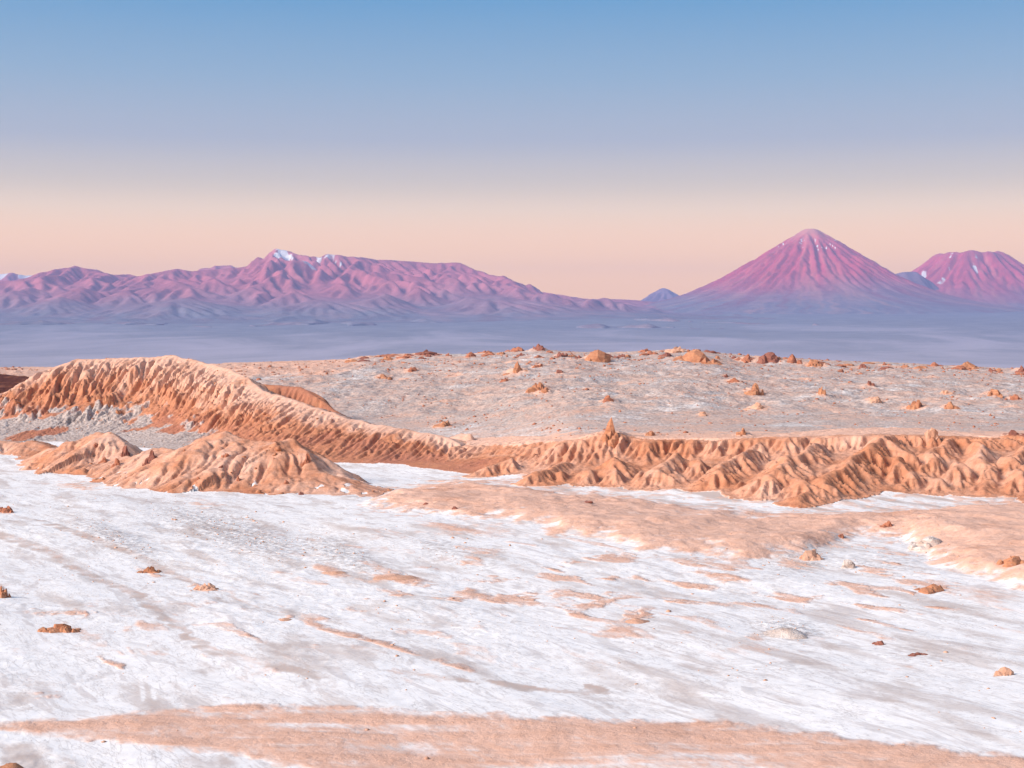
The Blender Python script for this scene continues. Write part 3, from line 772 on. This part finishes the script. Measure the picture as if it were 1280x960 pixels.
# ------------------------------------------------------------------ far plain and mountains
FARZ = [(1500, 560), (2500, 520), (5000, 482), (8000, 463), (12000, 446), (18000, 427), (26000, 408), (33000, 395), (42000, 392), (56000, 402), (70000, 410)]
def plain_z(X, Y):
    p = np.array(FARZ, float)
    D = np.hypot(X * 0.6, Y)
    row = np.interp(D, p[:, 0], p[:, 1])
    return EYE - (row - HZ) / F * D + sstep(6000, 20000, Y) * (70 * fbm(X / 5000, Y / 5000, 4, 201) + 14 * fbm(X / 900, Y / 900, 3, 203))

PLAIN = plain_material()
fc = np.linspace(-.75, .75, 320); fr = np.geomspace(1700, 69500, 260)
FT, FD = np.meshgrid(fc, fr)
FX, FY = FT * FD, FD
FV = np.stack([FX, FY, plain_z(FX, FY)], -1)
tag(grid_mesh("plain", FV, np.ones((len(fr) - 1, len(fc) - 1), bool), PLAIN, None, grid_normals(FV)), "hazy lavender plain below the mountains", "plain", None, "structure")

def crest(X, Y, pts, sharp, back=1.0):
    r, side, (zc, wf) = polyline(X, Y, pts)
    p = np.clip(1 - r / np.where(side > 0, wf * back, wf), 0, 1)
    return zc, p ** sharp

def mtn(name, x0, x1, y0, y1, cell, shape, mat, label, n_drop=60000, snow=None, cap=3.0, seed=1, cat="mountain", tone=None):
    gx = np.arange(x0, x1, cell); gy = np.arange(y0, y1, cell)
    X, Y = np.meshgrid(gx, gy)
    bd = np.minimum.reduce([X - x0, x1 - X, Y - y0, y1 - Y])
    inner = sstep(2 * cell, 22 * cell, bd)
    up = shape(X, Y) * inner                          # height above the plain
    h = plain_z(X, Y) + up
    fade = sstep(0, 60, up)
    h1 = erode(h, cell, (up > 40) * (0.2 + np.clip(up / 1500, 0, 1)), n_drop, 70, seed, batch=2000, cap=cap, er=0.06, hard=fade)
    h = h + (blur(h1, 1) - h) * fade * inner - (1 - sstep(0, 8, up)) * 45
    V = np.stack([X, Y, h], -1)
    sn = np.zeros(X.shape) if snow is None else snow(X, Y, h, up)
    keep = (up > 0.5)[:-1, :-1] | (up > 0.5)[1:, 1:]
    return tag(grid_mesh(name, V, keep, mat, dict(snow=sn, tone=(0.9 * fbm(X / 900, Y / 1400, 4, 271) if tone is None else tone(X, Y))), grid_normals(V)), label, cat, None, "structure")

# the perfect cone
VC = pix(1013, 286, 45000)
V_PROF = [(0, 284), (7, 285.5), (16, 290), (30, 298), (52, 311), (80, 328), (107, 344), (135, 358.5), (165, 371), (200, 380), (260, 389), (340, 400)]
def volcano_shape(X, Y):
    dx, dy = X - VC[0], Y - VC[1]
    r = np.hypot(dx, dy); a = np.arctan2(dy, dx)
    rp = r / 22.5
    a = a + 0.10 * fbm(X / 1800, Y / 1800, 3, 212)
    rib = 0.4 * ridged(np.cos(a) * 3.1 + 9, np.sin(a) * 3.1 + rp / 160, 3, 211) + 0.6 * ridged(np.cos(a) * 8 + 9, np.sin(a) * 8 + rp / 90, 3, 214)
    rp2 = rp * (1 - 0.007 * rib * sstep(8, 60, rp)) + 5 * fbm(X / 2600, Y / 2600, 3, 213) * sstep(40, 150, rp)
    p = np.array(V_PROF, float)
    z = EYE - (np.interp(rp2, p[:, 0], p[:, 1]) - HZ) / F * 45000
    z = z - 45 * np.exp(-(r / 130) ** 2)
    return np.maximum(z - plain_z(X, Y), 0) * (1 - sstep(280, 345, rp))
def volcano_snow(X, Y, h, up):
    dx, dy = X - VC[0], Y - VC[1]
    r = np.hypot(dx, dy); a = np.arctan2(dy, dx)
    st = ridged(np.cos(a) * 11 + 3, np.sin(a) * 11, 2, 217)
    return sstep(.55, .95, st) * np.exp(-((r - 900) / 700) ** 2) * .62 * sstep(.2, .6, fbm(X / 500, Y / 500, 3, 218) + .5) * 1.25
def radial_tone(C, seed):
    def f(X, Y):
        dx, dy = X - C[0], Y - C[1]
        r = np.hypot(dx, dy); a = np.arctan2(dy, dx) + 0.06 * fbm(X / 900, Y / 900, 3, seed)
        k = 0.9 * fbm(np.cos(a) * 7, np.sin(a) * 7 + r / 9000, 3, seed + 1) + 0.9 * fbm(np.cos(a) * 26, np.sin(a) * 26 + r / 4000, 3, seed + 2)
        return k * sstep(150, 900, r) + 1.6 * np.exp(-(r / 480) ** 2)
    return f
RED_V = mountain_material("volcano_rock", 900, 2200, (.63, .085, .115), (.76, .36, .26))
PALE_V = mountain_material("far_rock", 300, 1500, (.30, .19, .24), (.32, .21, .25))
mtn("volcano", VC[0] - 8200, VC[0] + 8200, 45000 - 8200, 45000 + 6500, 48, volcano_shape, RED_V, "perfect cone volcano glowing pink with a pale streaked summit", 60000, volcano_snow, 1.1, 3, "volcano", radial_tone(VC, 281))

JC = pix(1212, 316, 50000)
J_PROF = [(0, 322), (20, 320), (36, 316.5), (44, 319), (56, 328), (72, 339), (92, 352), (120, 365), (150, 376), (210, 390), (300, 404)]
def crater_shape(X, Y):
    dx, dy = X - JC[0], Y - JC[1]
    r = np.hypot(dx, dy); a = np.arctan2(dy, dx); rp = r / 25.0
    rib = ridged(np.cos(a) * 3.6 + 2, np.sin(a) * 3.6 + rp / 150, 4, 221)
    rim = fbm(np.cos(a) * 1.3 + 4, np.sin(a) * 1.3, 3, 224)
    rp2 = rp * (1 - 0.02 * rib * sstep(30, 70, rp) + .16 * rim) + 2.0 * fbm(X / 700, Y / 700, 3, 223)
    p = np.array(J_PROF, float)
    z = EYE - (np.interp(rp2, p[:, 0], p[:, 1]) - HZ) / F * 50000
    z = z + 110 * fbm(np.cos(a) * 2.2, np.sin(a) * 2.2 + 9, 3, 225) * (1 - sstep(40, 90, rp))
    return np.maximum(z - plain_z(X, Y), 0) * (1 - sstep(240, 300, rp))
def crater_snow(X, Y, h, up):
    return sstep(.1, .5, fbm(X / 420, Y / 900, 4, 227)) * sstep(1600, 2200, h) * .75
mtn("mountain", JC[0] - 7500, JC[0] + 7500, 50000 - 7500, 50000 + 6000, 55, crater_shape, RED_V, "flat-topped crater mountain with snow patches beside the cone volcano", 40000, crater_snow, 1.1, 5, tone=radial_tone(JC, 285))

SC = pix(829, 359.5, 62000)
def small_shape(X, Y):
    r = np.hypot(X - SC[0] + 350 * fbm(X / 1500, Y / 1500, 3, 231), (Y - SC[1]) * 1.0)
    top = SC[2] - plain_z(X, Y)
    return np.maximum(top * np.interp(r / 31.0, [0, 8, 20, 34, 50, 80, 110], [1, .97, .86, .68, .5, .2, 0]), 0)
mtn("mountain", SC[0] - 3600, SC[0] + 3600, 62000 - 3600, 62000 + 3600, 60, small_shape, PALE_V, "small blue cone far beyond the saddle between range and volcano", 12000, None, 2.0, 7)

RANGE = [(-330, 352, 40), (-200, 344, 41), (-90, 346, 41), (-20, 352, 40), (48, 349, 40), (62, 342, 39), (80, 334, 38.5), (95, 331, 38.5), (110, 335, 38.5), (125, 337, 39), (142, 343, 39), (160, 342, 39.5), (178, 347, 39), (197, 340, 38.5),
         (222, 335, 38), (240, 338, 38), (300, 333, 38.5), (322, 318, 38.5), (345, 309, 38.5), (360, 312, 38.5), (376, 319, 39), (395, 319, 39), (410, 316, 39), (440, 319, 39), (470, 323, 39.5), (520, 326, 40), (545, 328, 40),
         (572, 327, 40), (592, 337, 40.5), (615, 350, 41), (640, 358, 41), (670, 365, 42), (700, 370, 43), (740, 374, 44), (790, 373, 45), (850, 378, 45), (900, 392, 44)]
RANGE_P = [tuple(pix(a, b, c * 1000)) + (9500 if a < 600 else 7000,) for a, b, c in RANGE]
HILLS = [(310, 357, 34.5, 2.2), (268, 346, 35.5, 2.0), (225, 350, 34.5, 2.4), (165, 362, 33.5, 2.0), (110, 358, 33.5, 1.9), (60, 352, 36, 1.8), (20, 362, 34, 2.2), (85, 370, 32, 1.6), (375, 345, 36, 1.6), (365, 362, 33.5, 1.7),
         (420, 352, 35, 1.8), (450, 350, 36.2, 1.6), (516, 357, 34.5, 1.8), (470, 366, 33, 1.8), (560, 352, 36.5, 1.9), (632, 370, 34.5, 3.0), (590, 370, 33.5, 2.2), (690, 384, 34.5, 2.0), (230, 372, 31.5, 2.2), (400, 374, 32, 2.2), (-60, 360, 35, 3), (330, 340, 36.8, 1.5), (300, 344, 36.6, 1.4)]
def range_shape(X, Y):
    wx = X + 700 * fbm(X / 3500, Y / 3500, 3, 241); wy = Y + 900 * fbm(X / 3500, Y / 3500, 3, 242)
    r, side, (zc, wf) = polyline(X, wy + (Y - wy) * 0.85, RANGE_P)
    rel = zc - plain_z(X, Y)
    spur = ridged(wx / 2600, wy / 5200, 4, 243)
    p = np.clip(1 - r / (wf * .74), 0, 1)
    p2 = np.clip(p + 0.34 * (spur - .72) * sstep(100, 2400, r), 0, 1)
    z = rel * (.86 * p2 ** 1.15 + .14 * np.clip(1 - r / (wf * 1.25), 0, 1) ** 1.8)
    for a, b, c, w in HILLS:
        q = pix(a, b, c * 1000)
        rr = np.hypot(wx - q[0], (Y - q[1]) * 0.8) / (w * 1000)
        top = q[2] - plain_z(X, Y)
        z = np.maximum(z, top * np.clip(1 - rr + 0.22 * (spur - .5) * sstep(0, .4, rr), 0, 1) ** 1.25)
    z = z + 190 * (ridged(wx / 1900, wy / 1900, 4, 245) - .6) * sstep(500, 1500, z) * sstep(0, 1200, r)
    return np.maximum(z, 0) 
def range_snow(X, Y, h, up):
    px = CX + F * X / Y
    k = np.exp(-((px - 352) / 18) ** 2) + .9 * np.exp(-((px - 408) / 26) ** 2) + .5 * np.exp(-((px - 95) / 25) ** 2) + .45
    return sstep(-.05, .35, fbm(X / 380, Y / 700, 4, 247)) * sstep(1500, 2050, h + 300 * fbm(X / 900, Y / 900, 3, 248)) * .72 * np.clip(k, 0, 1.1) * sstep(-.35, .2, fbm(X / 1100, Y / 900, 3, 249))
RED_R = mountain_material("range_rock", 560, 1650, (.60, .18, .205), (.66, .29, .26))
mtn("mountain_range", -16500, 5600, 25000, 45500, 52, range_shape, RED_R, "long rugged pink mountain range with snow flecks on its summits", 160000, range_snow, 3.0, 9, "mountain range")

SHOULDER = [tuple(pix(a, b, 47500)) + (2600,) for a, b in ((1085, 345), (1115, 341), (1132, 337), (1146, 338), (1160, 347), (1180, 362), (1210, 380))]  # dark rock colour stands in for the cone's shadow on this slope
def shoulder_shape(X, Y):
    r, side, (zc, wf) = polyline(X, Y + 250 * fbm(X / 1200, Y / 1200, 3, 252), SHOULDER)
    return np.maximum((zc - plain_z(X, Y)) * np.clip(1 - r / wf, 0, 1) ** 1.2, 0)
mtn("mountain", 7500, 16500, 44000, 51500, 70, shoulder_shape, PALE_V, "shoulder joining the cone volcano and the crater mountain, its cast shadow painted dark blue", 8000, None, 1.5, 17)
SNOWY = [tuple(pix(a, b, 52000)) + (5200,) for a, b in ((-160, 344), (-80, 338), (-20, 341), (0, 341), (18, 339), (30, 343), (42, 343), (60, 352), (100, 366))]
def snowy_shape(X, Y):
    r, side, (zc, wf) = polyline(X, Y + 500 * fbm(X / 1500, Y / 1500, 3, 251), SNOWY)
    return np.maximum((zc - plain_z(X, Y)) * np.clip(1 - r / wf, 0, 1) ** 1.3, 0)
def snowy_snow(X, Y, h, up):
    return sstep(-.25, .25, fbm(X / 500, Y / 700, 4, 257)) * sstep(1750, 2150, h) * .95
mtn("mountain", -24500, -9000, 46500, 58000, 70, snowy_shape, RED_R, "distant snow-capped peaks beyond the end of the range", 40000, snowy_snow, 2.4, 11)
BACK = [tuple(pix(a, b, 47000)) + (3500,) for a, b in ((236, 344), (250, 332), (268, 328), (288, 329), (300, 334), (318, 345))]
def back_shape(X, Y):
    r, side, (zc, wf) = polyline(X, Y + 400 * fbm(X / 1500, Y / 1500, 3, 261), BACK)
    return np.maximum((zc - plain_z(X, Y)) * np.clip(1 - r / wf, 0, 1) ** 1.3, 0)
def back_snow(X, Y, h, up):
    return sstep(-.2, .25, fbm(X / 500, Y / 600, 4, 267)) * sstep(2200, 2420, h) * sstep(270, 282, CX + F * X / Y) * .9
mtn("mountain", -13500, -3500, 43000, 51000, 70, back_shape, RED_R, "snow-patched shoulder peak rising behind the range beside its highest summit", 15000, back_snow, 2.4, 13)

# ------------------------------------------------------------------ rocks, boulders and small clay mounds
def ico(sub):
    import bmesh
    bm = bmesh.new(); bmesh.ops.create_icosphere(bm, subdivisions=sub, radius=1.0)
    v = np.array([x.co[:] for x in bm.verts]); f = np.array([[q.index for q in p.verts] for p in bm.faces]); bm.free()
    return v, f
ICO = {k: ico(k) for k in (1, 2, 3, 4)}

def noise3(v, sc, seed):
    return (fbm(v[:, 0] * sc + v[:, 2] * sc * .7, v[:, 1] * sc + 3.1, 4, seed) + fbm(v[:, 1] * sc - v[:, 2] * sc, v[:, 0] * sc + 7.7, 4, seed + 9)) * .5

def lump(rng, sub, cuts, jag):
    """angular boulder: a ball cut by random planes, its faces then weathered"""
    v, f = ICO[sub]
    v = v / np.linalg.norm(v, axis=1, keepdims=True)
    nrm = rng.normal(size=(cuts, 3)); nrm /= np.linalg.norm(nrm, axis=1, keepdims=True)
    dist = rng.uniform(.55, .95, cuts)
    dots = v @ nrm.T
    r = np.min(np.where(dots > .05, dist / np.maximum(dots, .05), 9), axis=1).clip(0, 1.15)
    r = r * (1 + jag * noise3(v, 2.3, int(rng.integers(1e6))) + .4 * jag * noise3(v, 7, int(rng.integers(1e6))))
    return v * r[:, None], f

def rock_mesh(name, seed, w, dpt, h, n, kind):
    """one outcrop: a few lumps grown together, base a little below z = 0"""
    rng = np.random.default_rng(seed); V = []; Fc = []; base = 0
    for k in range(n):
        if kind == "mound":
            v, f = ICO[4]; v = v.copy()
            a = np.arctan2(v[:, 1], v[:, 0])
            v = v * (1 + .28 * noise3(v, 1.3, seed + k) + .12 * noise3(v, 4, seed + k + 50))[:, None]
            v[:, 2] = np.sign(v[:, 2]) * np.abs(v[:, 2]) ** 1.25
            sx, sy, sz, ox, oy, oz = (1, 1, 1, 0, 0, 0) if k == 0 else (rng.uniform(.3, .55), rng.uniform(.3, .55), rng.uniform(.4, .8), rng.uniform(-.7, .7), rng.uniform(-.5, .5), 0)
        else:
            v, f = lump(rng, 2 if n > 3 else 3, int(rng.integers(7, 13)), .45)
            ox = 0 if n == 1 else float(np.clip(rng.normal(0, .38), -.8, .8)); oy = 0 if n == 1 else float(np.clip(rng.normal(0, .34), -.6, .6)); oz = 0
            q = 1.0 if n == 1 else rng.uniform(.22, .5) * (1.25 if k < 2 else 1)
            if k < 2 and n > 1: ox *= .4; oy *= .4
            sx, sy = q * rng.uniform(.8, 1.4), q * rng.uniform(.8, 1.4)
            sz = 1.0 if n == 1 else max(.18, (1.0 if k < 2 else rng.uniform(.3, .9)) * (1 - .55 * abs(ox)))
            ang = rng.uniform(0, 6.28); c, s_ = math.cos(ang), math.sin(ang)
            v = v @ np.array([[c, s_, 0], [-s_, c, 0], [0, 0, 1]])
        P = np.stack([(v[:, 0] * sx + ox) * w * .5, (v[:, 1] * sy + oy) * dpt * .5, v[:, 2] * sz * h + oz], -1)
        V.append(P); Fc.append(f + base); base += len(P)
    V = np.concatenate(V); Fc = np.concatenate(Fc)
    me = bpy.data.meshes.new(name)
    me.from_pydata(V.tolist(), [], Fc.tolist())
    me.polygons.foreach_set("use_smooth", np.full(len(Fc), kind == "mound"))
    me.update()
    return me

def rock_material(name, c1, c2, c3, dust, bump=.5):
    m, n, l, b = new_mat(name)
    g = NG(n, l); pos = n.new("ShaderNodeNewGeometry").outputs["Position"]
    nm = g.noise(pos, .45, 8, .65); nf = g.noise(pos, 2.2, 7, .7)
    st = g.noise(g.scaled(pos, (.15, .15, 1.6)), 1, 5, .6)
    c = g.mix(g.step(nm, .35, .65), c1, c2)
    c = g.mix(g.step(st, .5, .66, 0, .6), c, c3)
    c = g.mix(g.step(nf, .55, .72, 0, dust), c, (.70, .62, .58))
    l.new(c, b.inputs["Base Color"]); l.new(g.bump(g.math('ADD', nm, g.math('MULTIPLY', nf, .5)), bump, .8), b.inputs["Normal"])
    return m
RM = dict(rust=rock_material("rust_rock", (.47, .19, .11), (.36, .14, .085), (.24, .095, .065), .25),
          dark=rock_material("dark_red_rock", (.33, .135, .095), (.25, .10, .075), (.16, .065, .055), .15),
          orange=rock_material("orange_rock", (.52, .25, .14), (.42, .18, .10), (.31, .125, .075), .35),
          pink=rock_material("pink_clay", (.62, .37, .26), (.54, .30, .205), (.44, .235, .16), .3, .3),
          pale=rock_material("pitted_salt_rock", (.66, .59, .55), (.54, .43, .37), (.40, .27, .21), .5, .8))

def outcrop(px, py, wpx, hpx, mat, label, kind="rock", n=4, name=None, cat=None, group=None, sink=.22):
    d, x, z = hit(px, py)
    w = wpx / F * d; h = hpx / F * d
    name = name or {"rock": "rock_outcrop", "mound": "clay_mound", "boulder": "boulder"}[kind]
    me = rock_mesh(name, int(px * 7 + py * 13), w, w * (.8 if kind == "rock" else .9), h, 1 if kind == "boulder" else (n * 4 if kind == "rock" else n), kind)
    me.materials.append(RM[mat])
    o = bpy.data.objects.new(name, me); COL.objects.link(o)
    o.location = (x, d + w * .3, z - h * sink)
    return tag(o, label, cat or {"rock": "rock outcrop", "mound": "clay mound", "boulder": "boulder"}[kind], group)

for a in R_RIM: outcrop(*a, group=RIM)
rr_ = np.random.default_rng(77)
for px in np.arange(436, 1290, 21.0):
    px = px + rr_.uniform(-9, 9)
    wpx, hpx, mt = rr_.uniform(12, 30), rr_.uniform(3, 7), ("rust", "dark", "rust", "orange")[int(rr_.integers(4))]
    outcrop(px, float(interp(np.array([px]), PLATEAU_TOP)[0]) + rr_.uniform(2, 9), wpx, hpx, mt,
            f"{'wide' if wpx > 21 else 'small'} low {dict(rust='rust brown', dark='dark red', orange='orange')[mt]} rock in the broken line along the plateau rim", "rock", 3, group="low broken rocks lining the plateau rim")
for a in R_SLOPE: outcrop(*a, group=SLOPE)
outcrop(764, 553, 42, 34, "orange", "pointed orange clay spire standing on the terrace edge", "rock", 5, "clay_spire", "spire")
for px, py, w, h in ((134, 508, 17, 12), (94, 497, 15, 9), (72, 502, 12, 8), (40, 499, 14, 9), (124, 499, 11, 8), (153, 510, 12, 8), (108, 500, 10, 7), (53, 508, 10, 6), (84, 509, 9, 6), (20, 505, 10, 6), (170, 506, 9, 6), (146, 518, 8, 5)):
    outcrop(px, py, w, h, "orange", ("largest orange boulder fallen below the cliff of the tall ridge" if w > 16 else "squat orange boulder fallen below the cliff of the tall ridge" if w > 11.5 else "small orange boulder fallen below the cliff of the tall ridge"), "boulder", group=UNDER)
BROKEN = "broken rock faces on the small rugged hill"
for px, py, w, h, m in ((155, 571, 16, 18, "dark"), (146, 582, 14, 12, "rust"), (120, 562, 14, 10, "rust"), (128, 578, 12, 9, "rust")):
    outcrop(px, py, w, h, m, "dark broken rock face at the crest of the small rugged clay hill" if m == "dark" else "rust brown rock knob on the small rugged clay hill", "rock", 3, group=BROKEN)
for px, py, w, h, m in ((190, 576, 20, 15, "dark"), (182, 582, 12, 9, "dark"), (282, 572, 12, 9, "rust"), (276, 586, 8, 6, "dark"), (298, 603, 10, 9, "rust"), (357, 606, 10, 8, "rust"), (384, 580, 14, 14, "rust"), (376, 619, 9, 6, "dark"), (247, 600, 8, 5, "rust")):
    outcrop(px, py, w, h, m, f"{'big ' if w > 13 else ''}weathered {'dark red' if m == 'dark' else 'rust brown'} rock knob jutting from the broad clay hill", "rock", 3, group="rock knobs on the broad clay hill")
for a in (
    (70, 792, 50, 16, "orange", "orange rock hummock with jagged top alone on the white salt", "rock", 6), (256, 739, 34, 13, "pink", "pink rock cluster at the head of a pale track on the salt", "rock", 6),
    (186, 717, 28, 11, "orange", "low orange hummock beside the reddish streak on the salt", "rock", 5), (4, 641, 24, 10, "rust", "rust rock at the salt edge below the row of low lumps", "rock", 4),
    (2, 748, 22, 20, "orange", "orange hummock beside the long thin clay streak", "rock", 5), (1170, 741, 44, 15, "orange", "rounded orange boulder mound below the pink swell", "rock", 5),
    (1100, 807, 18, 7, "dark", "small dark rock alone on the white salt", "rock", 3), (1150, 820, 26, 6, "dark", "flat dark rock streak near the small dark rock", "rock", 4),
    (1257, 846, 30, 12, "pink", "pale brown rock on the salt past the flat dark streak", "rock", 4), (1050, 673, 18, 8, "rust", "small brown rock on the pink swell", "rock", 3),
    (1111, 660, 30, 10, "rust", "brown rock ledge at the crest of the pink swell", "rock", 4), (1017, 702, 40, 14, "pink", "lumpy clay rock at the white edge of the pink swell", "rock", 6),
    (1064, 712, 28, 12, "pale", "pitted pale rock below the lumpy clay rock", "rock", 4), (1274, 706, 44, 13, "orange", "brown broken rock on the flank of the pink swell", "rock", 5),
    (1165, 684, 50, 14, "pale", "white crusted rock ledge cutting into the pink swell", "rock", 7), (533, 631, 8, 5, "dark", "small dark stone at the tip of the pink swell", "boulder"), (568, 637, 9, 6, "dark", "dark stone on the pink swell near its tip", "boulder"), (735, 629, 14, 4, "dark", "flat dark stone at the back edge of the pink swell", "boulder")):
    outcrop(*a)
for a in (
    (988, 800, 96, 26, "pale", "pitted pale salt mound crusted with brown grains", "mound", 3), (798, 781, 50, 12, "pink", "smooth pink clay mound at the end of the patch row", "mound", 2), (355, 777, 30, 8, "pink", "small pink clay mound where the pale track ends", "mound", 2),
    (415, 719, 46, 9, "pink", "low clay mound at the start of the pink patch row", "mound", 3), (492, 727, 80, 10, "pink", "long low clay mound following the first of the patch row", "mound", 4), (6, 975, 70, 34, "orange", "steep orange clay bank at the foot of the viewpoint", "mound", 2)):
    outcrop(*a, group=None, sink=.72)

# stones too many to count
def stones(name, pts, sizes, mat, label, seed):
    rng = np.random.default_rng(seed)
    v0, f0 = ICO[1]
    n = len(pts)
    sc = sizes[:, None, None] * rng.uniform(.6, 1.2, (n, 1, 3)) * np.array([1, 1, .7])
    V = (v0[None] * (1 + .3 * rng.normal(size=(n, len(v0), 1)).clip(-1, 1))) * sc + pts[:, None, :]
    Fc = f0[None] + (np.arange(n) * len(v0))[:, None, None]
    me = bpy.data.meshes.new(name)
    nv, nf = n * len(v0), n * len(f0)
    me.vertices.add(nv); me.loops.add(nf * 3); me.polygons.add(nf)
    me.vertices.foreach_set("co", V.astype(np.float32).ravel()); me.loops.foreach_set("vertex_index", Fc.astype(np.int32).ravel())
    me.polygons.foreach_set("loop_start", np.arange(0, nf * 3, 3, dtype=np.int32)); me.update(calc_edges=True)
    me.materials.append(mat)
    o = bpy.data.objects.new(name, me); COL.objects.link(o)
    return tag(o, label, "stones", None, "stuff")
def scatter(n, px0, px1, d0, d1, keep, seed):
    rng = np.random.default_rng(seed)
    d = np.sqrt(rng.uniform(d0 * d0, d1 * d1, n)); x = (rng.uniform(px0, px1, n) - CX) / F * d
    z, f = height(x, d); c = cover(x, d, z, f)
    m = rng.random(n) < keep(x, d, f, c)
    return np.stack([x, d, z], -1)[m]
rng = np.random.default_rng(5)
sp = scatter(14000, -60, 1340, 560, 1330, lambda x, d, f, c: (f["win"] == 1) * (.12 + .9 * sstep(0, .35, fbm(x / 40, d / 60, 3, 301))), 21)
sq = scatter(5200, -60, 1340, 1020, 1345, lambda x, d, f, c: (f["win"] == 1) * sstep(.08, .3, fbm(x / 30, d / 45, 3, 305)), 23)
sz = np.concatenate([np.exp(rng.normal(-.85, .45, len(sp))).clip(.15, 1.6), np.exp(rng.normal(-.25, .5, len(sq))).clip(.3, 2.2)])
sp = np.concatenate([sp, sq])
stones("plateau_stones", sp, sz, RM["rust"], "loose brown stones scattered over the plateau", 22)
sp = scatter(26000, -60, 1340, 165, 560, lambda x, d, f, c: (f["win"] == 0) * (c[2] ** 1.5 * .55 + .02), 31)
stones("salt_rubble", sp, np.exp(rng.normal(-1.75, .4, len(sp))).clip(.06, .5), RM["pink"], "loose pale brown rubble on the salt crust", 32)
sp = scatter(9000, -60, 700, 480, 880, lambda x, d, f, c: np.isin(f["win"], (3, 6, 7, 8)) * .5 * sstep(.1, .5, fbm(x / 22, d / 22, 3, 303) + .15), 41)
stones("ridge_stones", sp, np.exp(rng.normal(-1.0, .5, len(sp))).clip(.1, 1.3), RM["orange"], "loose orange stones on the clay ridge and hills", 42)

# ------------------------------------------------------------------ the air
def box(name, lo, hi):
    v = [(x, y, z) for z in (lo[2], hi[2]) for y in (lo[1], hi[1]) for x in (lo[0], hi[0])]
    f = [(0, 2, 3, 1), (4, 5, 7, 6), (0, 1, 5, 4), (2, 6, 7, 3), (0, 4, 6, 2), (1, 3, 7, 5)]
    me = bpy.data.meshes.new(name); me.from_pydata(v, [], f)
    o = bpy.data.objects.new(name, me); COL.objects.link(o)
    return o
hz = box("haze", (-60000, -1500, -260), (60000, HAZE_END, HAZE_TOP))
hm = bpy.data.materials.new("haze"); hm.use_nodes = True
for nd in list(hm.node_tree.nodes):
    if nd.type != 'OUTPUT_MATERIAL': hm.node_tree.nodes.remove(nd)
pv = hm.node_tree.nodes.new("ShaderNodeVolumePrincipled")
pv.inputs["Density"].default_value = HAZE_DENSITY
pv.inputs["Color"].default_value = (*HAZE_COLOUR, 1)
hm.node_tree.links.new(pv.outputs[0], hm.node_tree.nodes["Material Output"].inputs["Volume"])
hz.data.materials.append(hm)
tag(hz, "thin blue dusk haze over the whole landscape", "haze", None, "stuff")
